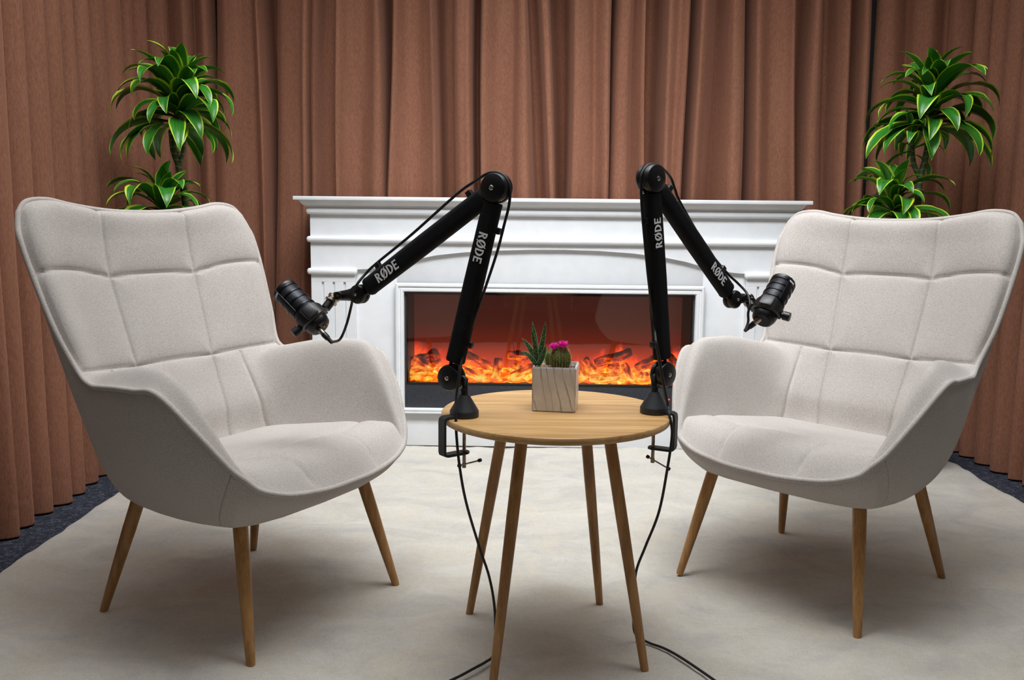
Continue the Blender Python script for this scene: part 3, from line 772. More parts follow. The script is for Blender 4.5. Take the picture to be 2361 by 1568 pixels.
# ------------------------------------------------------------------ microphone arms
def rounded_rect(w, h, r, n=5):
    pts = []
    for cx, cy, a in ((w - r, h - r, 0), (-w + r, h - r, 90), (-w + r, -h + r, 180), (w - r, -h + r, 270)):
        for k in range(n):
            t = math.radians(a + 90 * k / (n - 1)); pts.append((cx + r * math.cos(t), cy + r * math.sin(t)))
    return pts
def build_arm(label, base, ang, cs, jl, jt, je, brk, words, clips):
    """base on the table; ang = heading of the arm plane; cs = side of the plane that faces the room; jl/jt/je joints (s, z)"""
    t = thing('microphone_boom', label, 'microphone boom', (base.x, base.y, TH), ang, 'pair of black boom arms on the table')
    B, K = MAT['black_matte'], MAT['black_plastic']
    z0 = .0
    # cone foot and swivel post
    obj('base_cone', MB().lathe([(0, 0), (.0305, 0), (.031, .0015), (.031, .013), (.0298, .015), (.0118, .0455), (.011, .0475), (0, .0475)], 48), B, t, smooth=35)
    obj('collar', MB().lathe([(0, .047), (.0085, .047), (.0085, .058), (.0078, .0595), (0, .0595)], 32), K, t, smooth=40)
    jl = Vector((jl[0], 0, jl[1] - TH)); jt = Vector((jt[0], 0, jt[1] - TH)); je = Vector((je[0], 0, je[1] - TH))
    obj('swivel_post', MB().tube([(0, -cs * .002, .055), (0, -cs * .004, .078), (jl.x * .55, -cs * .010, jl.z + .002), (jl.x, -cs * .012, jl.z + .006)], [.0065, .0066, .0085, .010], 16), K, t, smooth=60)
    def joint(name, c, R_, th):
        ax = Vector((0, cs, 0))
        m = zframe(c - ax * (th / 2), ax)
        p = [(0, 0), (R_ * .55, 0), (R_ * .9, th * .05), (R_, th * .18), (R_ * .99, th * .34), (R_ * .86, th * .40), (R_ * .86, th * .56), (R_ * .99, th * .62), (R_, th * .78), (R_ * .92, th * .91), (R_ * .62, th * 1.0), (R_ * .30, th * 1.02), (0, th * 1.02)]
        j = obj(name, MB().lathe(p, 40, m), K, t, smooth=30)
        s = obj('screw', MB().lathe([(0, 0), (R_ * .17, 0), (R_ * .17, .0018), (R_ * .10, .0034), (0, .0036)], 20, zframe(c + ax * (th * .5), ax)), MAT['steel'], j, smooth=40)
        return j
    joint('lower_joint', jl, .0282, .036); joint('elbow_joint', jt, .0305, .040)
    joint('end_joint', je, .0215, .030)
    def sleeve(a, b, g0, g1, w, d):
        ax = (b - a).normalized(); p0 = a + ax * g0; p1 = b - ax * g1; L = (p1 - p0).length
        m = frame(p0, ax, (0, 1, 0))
        mb = MB(); rings = []
        sec = rounded_rect(w, d, d * .62, 6)
        prof = [(0, .80), (.0, .97), (.004, 1.03), (.012, 1.0), (L * .5, 1.05), (L - .012, 1.0), (L - .004, 1.03), (L, .97), (L, .80)]
        vs = []; n = len(sec)
        for s_, k in prof: vs += [m @ Vector((s_, py * k, px * k)) for px, py in sec]
        # section axes: px -> local z (along plane normal), py -> local y
        fs = []
        for i in range(len(prof) - 1):
            for j in range(n): fs.append((i * n + j, i * n + (j + 1) % n, (i + 1) * n + (j + 1) % n, (i + 1) * n + j))
        fs += [tuple(range(n)), tuple((len(prof) - 1) * n + j for j in range(n))]
        mb.add(vs, fs); return obj('sleeve', mb, MAT['sleeve'], t, smooth=60), ax
    for a, b, g0, g1, key in ((jl, jt, .036, .030, 'low'), (je, jt, .030, .034, 'up')):
        so, ax = sleeve(a, b, g0, g1, .0150, .0205)
        # the twin steel bars inside, visible at both ends
        mb = MB(); pn = Vector((ax.z, 0, -ax.x))
        for k in (-1, 1): mb.tube([a + pn * .009 * k, b + pn * .009 * k], .0042, 8)
        obj('bar', mb, K, t)
        fr, h, fwd, off = words[key]
        rd = ax if fwd else -ax
        nrm = Vector((0, cs, 0)); up = nrm.cross(rd)
        c = a.lerp(b, fr) + pn * off
        word('lettering', MAT['print_white'], so, c - rd * (WORD_W * h / 2) - up * (h / 2) + nrm * .0160, rd, nrm, h)
    # clips holding the cable along the arms
    for (seg, fr, side) in clips:
        a, b = (jl, jt) if seg == 'low' else (je, jt)
        ax = (b - a).normalized(); pn = Vector((ax.z, 0, -ax.x)); c = a.lerp(b, fr) + pn * side * .0235
        mb = MB(); mb.box(-.0065, .0065, -.0085, .0085, -.006, .006, .0015, frame(c, ax, (0, 1, 0)))
        obj('cable_clip', mb, K, t, smooth=40)
    # clamp: tongue, bracket, screw and tommy bar
    bd = Matrix.Rotation(-ang, 3, 'Z') @ Vector((brk[0], brk[1], 0)).normalized(); t0 = brk[2]
    m = frame((0, 0, 0), bd)
    w = .0115
    mb = MB(); th = .0055; zb = -.078
    pts = [(0, .004, .0), (t0 + .004, .004, 0), (t0 + .004, .004, 0)]
    path = [(.012, .0035), (t0 + .002, .0035), (t0 + .0065, .001), (t0 + .008, -.006), (t0 + .008, zb + .007), (t0 + .0065, zb + .002), (t0 + .001, zb), (-.002, zb), (-.010, zb)]
    vs = []; fs = []; n = len(path)
    for i, (x, z) in enumerate(path):
        a = Vector(path[max(i - 1, 0)]); b = Vector(path[min(i + 1, n - 1)]); d = (b - a).normalized(); nn = Vector((-d.y, d.x)) * th / 2
        ww = w if i < n - 1 else w * .5
        for sy in (-ww, ww):
            for s_ in (-1, 1): vs.append(m @ Vector((x + nn.x * s_, sy, z + nn.y * s_)))
    for i in range(n - 1):
        k = i * 4; l = k + 4; fs += [(k, l, l + 1, k + 1), (k + 2, k + 3, l + 3, l + 2), (k, k + 2, l + 2, l), (k + 1, l + 1, l + 3, k + 3)]
    fs += [(0, 1, 3, 2), ((n - 1) * 4, (n - 1) * 4 + 2, (n - 1) * 4 + 3, (n - 1) * 4 + 1)]
    mb.add(vs, fs)
    cl = obj('clamp', mb, B, t, smooth=35)
    mb = MB(); mb.lathe([(0, -.0165), (.011, -.0165), (.011, -.021), (.0045, -.022)] + [(.0034 if k % 2 else .0041, -.022 - .0016 * k) for k in range(1, 50)] + [(.0045, -.102), (.0045, -.112), (0, -.112)], 14)
    obj('clamp_screw', mb, MAT['nickel'], t, smooth=30)
    hb = Matrix.Rotation(-ang, 3, 'Z') @ Vector(words['bar'])
    hb.normalize(); c = Vector((0, 0, -.105))
    a_, b_ = c - hb * .012, c + hb * .040
    o = obj('tommy_bar', MB().tube([a_, b_], .0018, 8), MAT['nickel'], t)
    for q in (a_, b_): obj('bar_knob', MB().lathe([(0, -.004), (.0036, -.0036), (.0042, 0), (.0036, .0036), (0, .004)], 12, zframe(q, hb)), K, o, smooth=60)
    return t
LB, RB = Vector((-.100, 1.837, 0)), Vector((.313, 1.892, 0))
AL, AR = math.radians(180 - 28), math.radians(40)
la = build_arm('black boom arm with upper section reaching left, clamped to left edge of the round table', LB, AL, 1, (.032, .613), (-.074, 1.010), (.274, .779), (-.80, -.60, .047),
          {'low': (.70, .0205, False, -.004), 'up': (.245, .0215, True, -.002), 'bar': (.75, -.35, .30)}, [('low', .20, -1), ('low', .80, -1), ('up', .19, 1), ('up', .86, 1)])
ra = build_arm('black boom arm with upper section reaching right, clamped to right edge of the round table', RB, AR, -1, (.026, .615), (-.034, 1.035), (.266, .768), (.90, -.44, .040),
          {'low': (.735, .0205, True, -.006), 'up': (.245, .0205, False, -.004), 'bar': (.85, -.2, -.45)}, [('low', .17, -1), ('low', .80, -1), ('up', .20, 1), ('up', .86, 1)])

# ------------------------------------------------------------------ microphones
MIC_S = 1.12
def build_mic(label, centre, axis, knuckle, joint_end, xlr_tilt):
    X = Vector(axis).normalized(); q = Vector(knuckle) - Vector(centre); q = (q - X * q.dot(X)).normalized()
    t = thing('microphone', label, 'microphone', (0, 0, 0), 0, 'pair of black broadcast microphones')
    t.matrix_world = frame(Vector(centre), X, q) @ Matrix.Scale(MIC_S, 4)            # local x = front, local z = towards the mount
    K, G = MAT['black_plastic'], MAT['grille_metal']
    RX = Matrix.Rotation(math.pi / 2, 4, 'Y')               # lathe axis z -> local x
    R_ = .0265
    obj('body', MB().lathe([(0, -.058), (.019, -.058), (.0225, -.055), (.0255, -.045), (R_, -.030), (R_, -.012), (.024, -.010), (.024, .052), (.0262, .054), (.0272, .057), (.0272, .0615), (.0255, .0635), (.022, .064), (0, .064)], 44, RX), K, t, smooth=35)
    obj('grille', MB().lathe([(.0244, -.010), (.0256, -.008), (.0256, .052), (.0244, .054)], 60, RX, caps=False), MAT['mesh'], t, smooth=60)
    for x in (-.006, .013, .032, .050):
        obj('grille_ring', MB().lathe([(.0255, x), (.0272, x + .0008), (.0272, x + .0042), (.0255, x + .005)], 48, RX, caps=False), G, t, smooth=40)
    sy = 1 if (t.matrix_world.to_3x3() @ Vector((0, 1, 0))).y < 0 else -1
    mb = MB()
    for a in (180 + 38 * sy, 38 * sy):
        m = Matrix.Rotation(math.radians(a), 4, 'X'); mb.box(-.006, .062, -.007, .007, .0245, .0276, .0008, m)
    sp_ = obj('grille_spine', mb, G, t, smooth=30)
    a = math.radians(180 + 38 * sy); n_ = Vector((0, -math.sin(a), math.cos(a))); rt = Vector((0, -math.cos(a), -math.sin(a)))
    word('lettering', MAT['print_white'], sp_, Vector((.0505, 0, 0)) + n_ * .0277 - rt * (WORD_W * .0040 / 2), rt, n_, .0040)
    # rear plate with socket
    rp = obj('rear_plate', MB().lathe([(0, -.0592), (.0175, -.0592), (.0182, -.058), (0, -.058)], 32, RX), G, t, smooth=30)
    obj('thread_socket', MB().lathe([(.003, -.0605), (.0052, -.0605), (.0052, -.059), (.003, -.059)], 16, RX @ Matrix.Translation((-.010, 0, 0)), caps=False), MAT['brass'], rp)
    # yoke ring round the body, stub and side knob
    mb = MB(); vs = []; fs = []
    for i in range(41):
        a = math.radians(-96 + 192 * i / 40); wd = .011 + .008 * math.cos(a) ** 2
        for r_, x in ((.0270, -.030 - wd), (.0320, -.030 - wd * .85), (.0320, -.030 + wd * .85), (.0270, -.030 + wd)):
            vs.append((x, r_ * math.cos(a) * sy, r_ * math.sin(a)))
    for i in range(40):
        for k in range(4): fs.append((i * 4 + k, i * 4 + (k + 1) % 4, i * 4 + 4 + (k + 1) % 4, i * 4 + 4 + k))
    fs += [(0, 1, 2, 3), (163, 162, 161, 160)]
    mb.add(vs, fs); mb.box(-.045, -.015, min(.026 * sy, .0365 * sy), max(.026 * sy, .0365 * sy), -.014, .014, .004)
    obj('yoke', mb, K, t, smooth=40)
    inv = t.matrix_world.inverted()
    kn = inv @ Vector(knuckle); je = inv @ Vector(joint_end)
    s0 = Vector((-.030, 0, .034)); d = (kn - s0)
    obj('mount_tube', MB().tube([s0, s0 + d * .62], .0095, 20), K, t, smooth=40)
    obj('thread_adapter', MB().lathe([(0, 0), (.0105, 0), (.0135, .0012), (.0135, .004), (.0105, .0055), (.0105, .009), (.0128, .0105), (.0128, .015), (.010, .016), (0, .016)], 32, zframe(s0 + d * .60, d)), MAT['nickel'], t, smooth=35)
    e0 = s0 + d * .60 + d.normalized() * .016; e1 = je
    obj('end_fork', MB().tube([e0, e0.lerp(e1, .55), e1], [.0085, .0115, .0165], 16), K, t, smooth=50)
    # knobs: on the yoke side away from the mount and on the fork
    for c, ax, r_, l in ((Vector((-.030, .0, -.029)), Vector((0, 0, -1)), .0095, .020), (e0.lerp(e1, .20), inv.to_3x3() @ Vector((0, -1, .1)), .0085, .022)):
        k = obj('thumb_knob', MB().lathe([(0, 0), (r_ * .7, 0), (r_ * .7, l * .25), (r_, l * .3), (r_, l * .95), (r_ * .9, l), (0, l)], 20, zframe(c, ax)), K, t, smooth=35)
        obj('knob_insert', MB().lathe([(0, l), (.0022, l), (.0022, l + .0006), (0, l + .0006)], 12, zframe(c, ax)), MAT['brass'], k)
    return t
ML = at_y(699, 713, 1.985); MR = at_y(1781, 696, 2.085)
mlt = build_mic('black broadcast microphone hanging in front of the left armchair', ML, (-.70, .40, .59), (-.408, 2.000, .766), (-.342, 1.966, .779), 0)
mrt = build_mic('black broadcast microphone hanging in front of the right armchair', MR, (.52, .60, .61), (.566, 2.104, .763), (.517, 2.063, .768), 0)

# ------------------------------------------------------------------ cables
def arm_pt(base, ang, cs, off):
    n = Vector((-math.sin(ang), math.cos(ang), 0)) * cs
    b = Vector((base.x, base.y, 0)) + n * off
    def f(u, v):
        d = ray(u, v); o = Vector((0, 0, EYE)); k = n.dot(b - o) / n.dot(d); return o + d * k
    return f
def build_cable(label, plug_at, plug_dir, pts):
    t = thing('cable', label, 'cable', (0, 0, 0), 0, 'microphone cables')
    d = Vector(plug_dir).normalized(); m = zframe(plug_at, d) @ Matrix.Scale(.8, 4)
    obj('plug_shell', MB().lathe([(0, 0), (.0078, 0), (.0078, .022), (.0070, .024), (0, .024)], 24, m), MAT['nickel'], t, smooth=40)
    obj('plug_boot', MB().lathe([(0, .022), (.0085, .022), (.0085, .030), (.0078, .040), (.0060, .043), (.0056, .056), (.0046, .060), (0, .060)], 20, m), MAT['black_plastic'], t, smooth=40)
    P = [Vector(plug_at) + d * .046] + [Vector(p) for p in pts]
    obj('cord', MB().tube(catmull(P, 8), .0030, 10), MAT['cable'], t, smooth=180)
    return t
ax = Vector((-.70, .40, .59)).normalized()
pl = arm_pt(LB, AL, 1, .0); pf = arm_pt(LB, AL, 1, .022)
L_pts = [pl(784, 782), pl(799, 748), pl(810, 705), pf(820, 662), pl(846, 628), pl(872, 604), pl(950, 540), pl(1052, 449), pl(1095, 418), pl(1130, 398), pl(1158, 402), pl(1175, 428), pl(1174, 470), pl(1162, 520), pl(1145, 585), pl(1110, 690), pl(1072, 800), pf(1060, 860), arm_pt(LB, AL, 1, .034)(1052, 915),
         (-.115, 1.790, .545), (-.113, 1.785, .50), (-.106, 1.785, .432), (-.093, 1.80, .352), (-.066, 1.82, .249), (-.044, 1.82, .181), (-.032, 1.82, .112), (-.030, 1.815, .045), (-.034, 1.803, .010), (-.049, 1.786, .004), (-.078, 1.752, .004), (-.11, 1.716, .004), (-.17, 1.66, .004), (-.26, 1.60, .004)]
build_cable('black microphone cable of the left boom arm trailing to the rug', ML - ax * .064 - frame(ML, ax, Vector((-.408, 2.0, .766)) - ML).to_3x3() @ Vector((0, 0, .006)), -ax, L_pts)
ax = Vector((.52, .60, .61)).normalized()
pr = arm_pt(RB, AR, -1, .0); pq = arm_pt(RB, AR, -1, .022); pb = arm_pt(RB, AR, -1, -.018)
pc = arm_pt(RB, AR, -1, .045)
R_pts = [pc(1725, 742), pc(1725, 722), pc(1729, 700), pq(1722, 676), pr(1700, 652), pr(1677, 630), pb(1630, 572), pb(1570, 470), pb(1556, 436), pb(1545, 408), pr(1520, 383), pr(1496, 380), pr(1480, 400), pr(1478, 425), pr(1481, 492), pr(1495, 643), pr(1509, 752), pq(1513, 790), arm_pt(RB, AR, -1, .028)(1521, 835), arm_pt(RB, AR, -1, .036)(1530, 885), arm_pt(RB, AR, -1, .042)(1540, 935),
         (.336, 1.835, .54), (.342, 1.828, .50), (.335, 1.828, .427), (.322, 1.84, .325), (.297, 1.85, .243), (.281, 1.86, .188), (.278, 1.87, .140), (.280, 1.885, .07), (.287, 1.895, .018), (.315, 1.882, .004), (.345, 1.856, .004), (.375, 1.815, .004), (.423, 1.727, .004), (.47, 1.63, .004), (.52, 1.55, .004)]
build_cable('black microphone cable of the right boom arm trailing to the rug', MR - ax * .062 + Vector((-.004, .002, .002)), -ax + Vector((.02, .80, .12)), R_pts)

# ------------------------------------------------------------------ marble planter with succulents
PA = math.radians(-8); PC = Vector((.0985, 1.9345, TH))
def build_planter():
    t = thing('planter', 'white grey-veined marble cube planter in the middle of the round table', 'planter', PC, PA)
    s, h, w = .048, .099, .006
    bm = bmesh.new(); bmesh.ops.create_cube(bm, size=1)
    for v in bm.verts: v.co = Vector((v.co.x * 2 * s, v.co.y * 2 * s, (v.co.z + .5) * h))
    top = [f for f in bm.faces if f.normal.z > .9]
    bmesh.ops.inset_region(bm, faces=top, thickness=w)
    r = bmesh.ops.extrude_face_region(bm, geom=top)
    bmesh.ops.translate(bm, vec=(0, 0, -.020), verts=[g for g in r['geom'] if isinstance(g, bmesh.types.BMVert)])
    bmesh.ops.delete(bm, geom=top, context='FACES')
    bmesh.ops.bevel(bm, geom=[e for e in bm.edges if e.calc_length() > .03], offset=.0028, segments=3, affect='EDGES')
    mb = MB(); mb._bm(bm); obj('pot', mb, MAT['marble'], t, smooth=40)
    obj('soil', MB().box(-s + w, s - w, -s + w, s - w, h - .022, h - .014), MAT['soil'], t, smooth=0)
    r = random.Random(3); st = [dusty('pebble_' + n, a, b, .6, 90) for n, a, b in (('mauve', srgb(118, 92, 96), srgb(160, 136, 138)), ('brown', srgb(84, 60, 46), srgb(124, 96, 78)), ('ochre', srgb(132, 104, 60), srgb(170, 142, 96)))]
    for i in range(34):
        x, y = r.uniform(-.039, .039), r.uniform(-.039, .039)
        bm = bmesh.new(); bmesh.ops.create_icosphere(bm, subdivisions=1, radius=1)
        sx, sy, sz = r.uniform(.005, .0095), r.uniform(.005, .008), r.uniform(.004, .0065)
        for v in bm.verts: k = r.uniform(.82, 1.15); v.co = Vector((v.co.x * sx * k, v.co.y * sy * k, v.co.z * sz * k))
        mb = MB(); mb._bm(bm, Matrix.Translation((x, y, h - .012 + r.uniform(0, .004))) @ Matrix.Rotation(r.uniform(0, 6), 4, 'Z'))
        obj('pebble', mb, st[i % 3], t, smooth=60)
    return t
build_planter()
def m_aloe():
    N = Nodes('banded_aloe'); tc = N.new('ShaderNodeTexCoord'); sp = N.new('ShaderNodeSeparateXYZ'); N.link(tc.outputs['UV'], sp.inputs[0])
    mp = N.new('ShaderNodeMapping'); mp.inputs['Scale'].default_value = (0.9, 26, 1); N.link(tc.outputs['UV'], mp.inputs['Vector'])
    n = N.noise(mp.outputs[0], 1.6, 2, .5, .5)
    d = N.math('ABSOLUTE', N.math('SUBTRACT', sp.outputs[0], 0.5))
    c = N.ramp(n, [(.5, srgb(34, 70, 26)), (.56, srgb(40, 80, 32)), (.60, srgb(150, 176, 128)), (.66, srgb(58, 98, 40))])
    c = N.mix(N.ramp(d, [(.44, (0, 0, 0)), (.47, (1, 1, 1))]), c, srgb(206, 214, 186))
    N.base(c).set(Roughness=.42); return N.m
MAT['aloe'] = m_aloe()
def planter_pt(u, v, dy):
    p = at_y(u, v, PC.y + dy); return p
def fleshy_leaf(base, tip, width, thick, bendv, mat, parent, name='leaf', facing=(0, -1, .2)):
    base = Vector(base); tip = Vector(tip); n = 12; mb = MB(); vs = []; fs = []; uv = []
    ctrl = (base + tip) / 2 + Vector(bendv)
    for i in range(n + 1):
        k = i / n; c = base * (1 - k) ** 2 + ctrl * 2 * k * (1 - k) + tip * k * k
        tg = ((ctrl - base) * (1 - k) + (tip - ctrl) * k).normalized()
        fw = Vector(facing); fw = (fw - tg * fw.dot(tg)).normalized(); sd = tg.cross(fw)
        w = width * (0.85 + .35 * k) * (1 - k ** 2.6) + .0004; th = thick * (1 - k ** 1.6) + .0003
        sec = [(-1, .0), (-.55, .25), (0, .08), (.55, .25), (1, 0), (.5, -.85), (0, -1.1), (-.5, -.85)]
        for j, (a, b) in enumerate(sec):
            vs.append(c + sd * (a * w) + fw * (b * th)); uv.append((.5 + a * .5, k))
    for i in range(n):
        for j in range(8): fs.append((i * 8 + j, i * 8 + (j + 1) % 8, i * 8 + 8 + (j + 1) % 8, i * 8 + 8 + j))
    fs += [tuple(range(8)), tuple(n * 8 + j for j in range(8))]
    mb.add(vs, fs); mb.uv = uv
    return obj(name, mb, mat, parent, smooth=60)
def build_aloe():
    b = planter_pt(1238, 842, -.006)
    t = thing('aloe', 'small banded green aloe standing in the marble planter', 'succulent', (b.x, b.y, TH + .085))
    inv = Vector((b.x, b.y, TH + .085))
    def L(u0, v0, u1, v1, dy0, dy1, w, bend, f=(0, -1, .2)):
        p = planter_pt(u0, v0, dy0); q = planter_pt(u1, v1, dy1)
        fleshy_leaf(p - inv, q - inv, w, .0035, bend, MAT['aloe'], t, facing=f)
    L(1240, 832, 1258, 741, -.006, -.004, .0059, (.004, 0, 0))
    L(1238, 832, 1227, 741, -.004, .006, .0056, (.003, 0, .002))
    L(1237, 835, 1225, 760, -.010, -.018, .0053, (.004, -.002, .004))
    L(1237, 838, 1203, 780, -.008, -.012, .0059, (.004, 0, .010), (.3, -1, .3))
    L(1236, 843, 1202, 810, -.012, -.020, .0056, (.002, -.002, .012), (.2, -1, .5))
    L(1240, 842, 1258, 796, -.014, -.020, .0061, (.004, -.002, -.004), (-.2, -1, .2))
    L(1241, 838, 1250, 790, .004, .020, .0053, (.002, .004, 0))
    L(1236, 838, 1216, 790, .004, .022, .0053, (0, .006, .006))
build_aloe()
def m_cactus():
    N = Nodes('ribbed_cactus'); n = N.noise(N.coord(), 160, 3); N.base(N.ramp(n, [(.35, srgb(62, 78, 34)), (.7, srgb(108, 118, 58))])).set(Roughness=.6); return N.m
MAT['cactus'] = m_cactus(); MAT['spine'] = plain('straw_spines', srgb(206, 176, 104), .5)
MAT['petal'] = dusty('magenta_petals', srgb(222, 24, 160), srgb(246, 70, 196), .45, 300)
def build_cactus():
    b = planter_pt(1292, 846, -.010); o = Vector((b.x, b.y, TH + .083))
    t = thing('cactus', 'round ribbed cactus with two magenta flowers in the marble planter', 'cactus', o)
    R_, n, m = .0218, 96, 20; vs = []; fs = []
    H_ = .061
    def rad(th, k): return R_ * (math.sin(math.pi * (.10 + .90 * k)) ** .55) * (1 + .055 * math.cos(th * 22))
    for i in range(m + 1):
        k = i / m
        for j in range(n):
            th = 2 * math.pi * j / n; r_ = max(rad(th, k), .0006) if k < 1 else .0006
            vs.append((r_ * math.cos(th), r_ * math.sin(th), k * H_ + .002 * math.sin(k * 3)))
    for i in range(m):
        for j in range(n): fs.append((i * n + j, i * n + (j + 1) % n, (i + 1) * n + (j + 1) % n, (i + 1) * n + j))
    obj('stem', MB().add(vs, fs), MAT['cactus'], t, smooth=180)
    mb = MB(); r = random.Random(9)
    for rib in range(22):
        th = 2 * math.pi * (rib) / 22
        for i in range(2, 19):
            k = i / 19.5; r_ = rad(th, k); p = Vector((r_ * math.cos(th), r_ * math.sin(th), k * H_))
            nrm = Vector((math.cos(th) * math.sin(math.pi * k) + .05 * math.cos(th), math.sin(th) * math.sin(math.pi * k), -math.cos(math.pi * k) * .9)).normalized()
            for s_ in range(5):
                d = (nrm + Vector((r.uniform(-.8, .8), r.uniform(-.8, .8), r.uniform(-.5, .9)))).normalized(); l = r.uniform(.002, .0042) * (1 + 1.4 * max(0, k - .7) / .3)
                sd = d.orthogonal().normalized() * .00036; s2 = d.cross(sd)
                mb.add([p + sd, p - sd * .5 + s2 * .87, p - sd * .5 - s2 * .87, p + d * l], [(0, 1, 3), (1, 2, 3), (2, 0, 3)])
    obj('spines', mb, MAT['spine'], t, smooth=0, kind='stuff')
    for (u, v, dy, sc) in ((1277, 804, -.016, 1.2), (1298, 802, -.018, 1.45)):
        c = planter_pt(u, v, dy) - o
        ctr = obj('flower', MB().lathe([(0, -.004), (.004, -.003), (.0055, .003), (.003, .006), (0, .006)], 12, Matrix.Translation(c)), MAT['petal'], t)
        for ring, cnt, tilt, ln in ((0, 17, 58, .0115), (1, 17, 40, .0125), (2, 14, 24, .0125), (3, 9, 8, .012)):
            for q in range(cnt):
                a = 2 * math.pi * (q + .5 * ring) / cnt + r.uniform(-.1, .1); tl = math.radians(tilt + r.uniform(-10, 10)); l = ln * sc * r.uniform(.85, 1.1)
                d = Vector((math.sin(tl) * math.cos(a), math.sin(tl) * math.sin(a), math.cos(tl))); sd = Vector((-math.sin(a), math.cos(a), 0)) * .0017 * sc; up = d.cross(sd).normalized() * .0004
                b0 = c + Vector((0, 0, -.001)); pts = [b0, b0 + d * l * .5 + sd, b0 + d * l * .8 + sd * .7, b0 + d * l, b0 + d * l * .8 - sd * .7, b0 + d * l * .5 - sd]
                mb = MB().add([p + up for p in pts] + [p - up for p in pts], [(0, 1, 2, 3, 4, 5), (11, 10, 9, 8, 7, 6)] + [(i, (i + 1) % 6, 6 + (i + 1) % 6, 6 + i) for i in range(6)])
                obj('petal', mb, MAT['petal'], ctr, smooth=0)
build_cactus()
MAT['pale_succulent'] = dusty('pale_succulent', srgb(140, 178, 80), srgb(198, 214, 168), .45, 60)
def build_small():
    b = planter_pt(1266, 842, .016); o = Vector((b.x, b.y, TH + .085))
    t = thing('succulent', 'small pale green succulent behind the cactus in the marble planter', 'succulent', o)
    for (u, v, dy, w, bend) in ((1258, 798, .012, .006, (-.004, 0, .003)), (1270, 802, .012, .0075, (.004, -.002, .004)), (1264, 812, .004, .0075, (-.002, -.006, .002)), (1276, 812, .020, .006, (.004, .004, .002)), (1258, 816, .024, .006, (-.004, .003, 0))):
        p = planter_pt(1266, 840, .016) - o; q = planter_pt(u, v, dy) - o
        ml = fleshy_leaf(p, q, w, .004, bend, MAT['pale_succulent'], t)
build_small()

# ------------------------------------------------------------------ dracaena plants behind the chairs
def leaf_mesh(name, elev, droop, length, width, seed, fold=.30):
    r = random.Random(seed); n = 14; p = Vector((0, 0, 0)); e = math.radians(elev); st = length / n; mb = MB(); vs = []; uv = []; fs = []
    side_bend = r.uniform(-.25, .25)
    az = 0.0
    for i in range(n + 1):
        k = i / n
        d = Vector((math.cos(e) * math.cos(az), math.cos(e) * math.sin(az), math.sin(e)))
        s_ = Vector((-math.sin(az), math.cos(az), 0)); s_.rotate(Matrix.Rotation(r.uniform(-.05, .05) + .25 * side_bend * k, 3, d)); u_ = d.cross(s_)
        u_ = s_.cross(d) * -1 if s_.cross(d).dot(Vector((0, 0, 1))) < -2 else d.cross(s_)
        w = width * (.30 + .70 * math.sin(min(k / .45, 1) * math.pi / 2)) * (1 if k < .45 else max(1 - ((k - .45) / .55) ** 1.9, .015))
        ripple = .0025 * math.sin(k * 11 + seed) * (1 if 0 < i < n else 0)
        for a in (-1, -.72, -.36, 0, .36, .72, 1):
            h = abs(a) * w * fold + (ripple * (1 if a > 0 else -1) if abs(a) > .9 else 0)
            vs.append(p + s_ * (a * w) + u_ * h); uv.append((.5 + a * .5, k))
        p = p + d * st
        e -= math.radians(droop) / n * (0.25 + 1.5 * k); az += side_bend / n
    for i in range(n):
        for j in range(6): fs.append((i * 7 + j, i * 7 + j + 1, (i + 1) * 7 + j + 1, (i + 1) * 7 + j))
    mb.add(vs, fs); mb.uv = uv
    me = bpy.data.meshes.new(name); me.from_pydata(mb.v, [], mb.f)
    ul = me.uv_layers.new(name='UVMap')
    for lp in me.loops: ul.data[lp.index].uv = mb.uv[lp.vertex_index]
    for q in me.polygons: q.use_smooth = True
    me.materials.append(MAT['leaf']); return me
LEAVES = {}
for ci, (el, dr) in enumerate(((72, 75), (54, 125), (38, 140), (20, 130), (0, 110))):
    LEAVES[ci] = [leaf_mesh('leaf', el + d_, dr + d_ * 2, .262, .0345, ci * 10 + k) for k, d_ in enumerate((-8, 0, 8))]
def rosette(root, base, top, count, seed, scale=1.0, spread=1.0):
    r = random.Random(seed); base = Vector(base); top = Vector(top)
    for i in range(count):
        k = (i + .5) / count; cl = 4 - min(int(k * 5.0), 4)
        me = r.choice(LEAVES[cl])
        o = bpy.data.objects.new('leaf', me); C.objects.link(o); o.parent = root
        o.location = base.lerp(top, k ** .9)
        o.rotation_euler = (r.uniform(-.30, .30), r.uniform(-.18, .18), i * 2.39996 + r.uniform(-.3, .3) + seed)
        s = scale * r.uniform(.72, 1.12) * (1.0 if k < .75 else .78); o.scale = (s, s * r.uniform(.9, 1.2), s)
        o.location += Vector((math.cos(o.rotation_euler.z), math.sin(o.rotation_euler.z), 0)) * .006
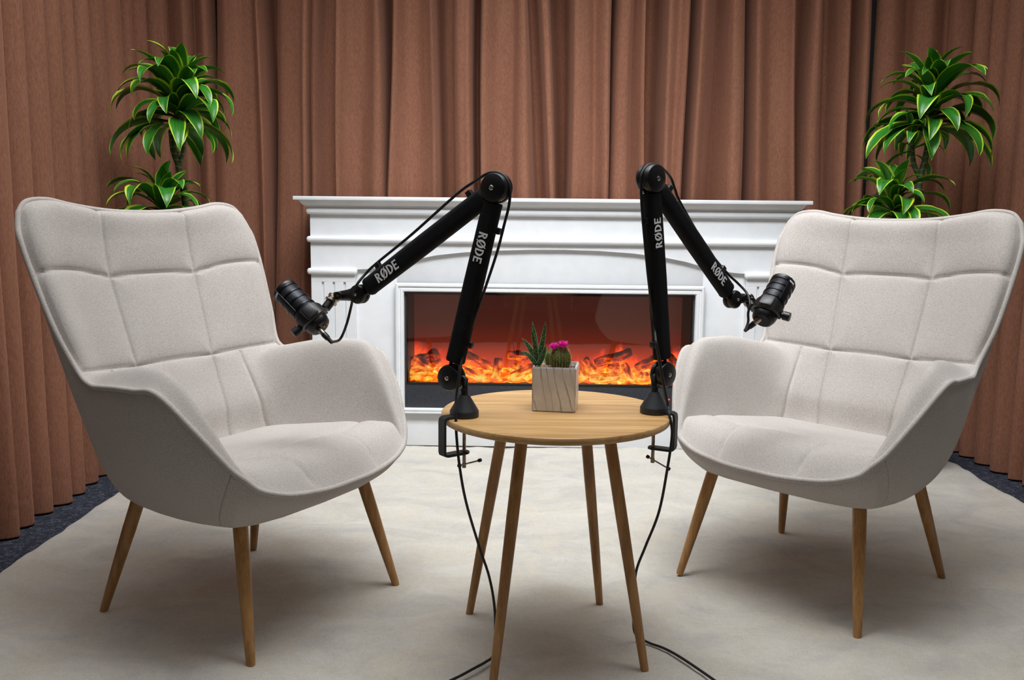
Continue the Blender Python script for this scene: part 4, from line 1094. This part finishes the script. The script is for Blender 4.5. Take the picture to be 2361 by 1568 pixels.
def build_plant(label, pot_xy, canes, rosettes):
    t = thing('dracaena_plant', label, 'potted plant', (pot_xy[0], pot_xy[1], -RUG_T if False else 0), 0, 'dracaena plants beside the fireplace')
    mb = MB().lathe([(0, .001), (.105, .001), (.112, .01), (.135, .25), (.145, .26), (.145, .285), (.132, .285), (.128, .255), (0, .25)], 40)
    obj('pot', mb, MAT['pot_dark'], t, smooth=40)
    obj('soil', MB().lathe([(0, .25), (.128, .25), (.128, .262), (0, .266)], 30), MAT['soil'], t, smooth=40)
    o = Vector((pot_xy[0], pot_xy[1], 0))
    for pts, r0, r1 in canes:
        P = catmull([Vector(p) - o for p in pts], 8); n = len(P)
        rad = [(r0 + (r1 - r0) * i / (n - 1)) * (1.0 + (.07 if i % 3 == 0 else 0)) for i in range(n)]
        obj('cane', MB().tube(P, rad, 12), MAT['cane'], t, smooth=180)
    for b, tp, cnt, sd, sc in rosettes: rosette(t, Vector(b) - o, Vector(tp) - o, cnt, sd, sc)
    return t
Yp = 3.38
def q(u, v, y=None): return tuple(at_y(u, v, Yp if y is None else y))
Yp = 3.24
l1, l2, l3, l4 = q(428, 480), q(412, 385), q(404, 335), q(412, 208)
build_plant('potted dracaena with green and lime leaves behind the left armchair', (-1.215, 3.23),
    [([(-1.205, 3.24, .24), (-1.205, 3.24, .6), l1, l2, l3, l4], .014, .009), ([(-1.25, 3.20, .24), (-1.26, 3.18, .6), q(372, 530, 3.17), q(373, 455, 3.17)], .012, .008), ([l2, q(398, 350), q(392, 300)], .008, .006), ([l2, q(422, 350), q(426, 300)], .008, .006)],
    [(q(406, 296), q(416, 196), 66, 1.3, .98), (q(372, 508, 3.17), q(374, 458, 3.17), 38, 2.1, .90)])
Yp = 3.38
r1, r2, r3, r4 = q(2116, 470), q(2122, 410), q(2138, 340), q(2148, 208)
build_plant('potted dracaena with green and lime leaves behind the right armchair', (1.545, 3.38),
    [([(1.545, 3.38, .24), (1.545, 3.38, .6), r1, r2, r3, r4], .015, .009), ([r2, q(2106, 375), q(2104, 320), q(2112, 270)], .010, .007), ([(1.50, 3.36, .24), (1.47, 3.34, .6), q(2062, 540, 3.30), q(2058, 445, 3.30)], .012, .008)],
    [(q(2136, 310), q(2148, 200), 60, 4.4, 1.02), (q(2104, 360), q(2104, 300), 10, 0.7, .65), (q(2060, 510, 3.30), q(2060, 445, 3.30), 40, 5.2, .85)])
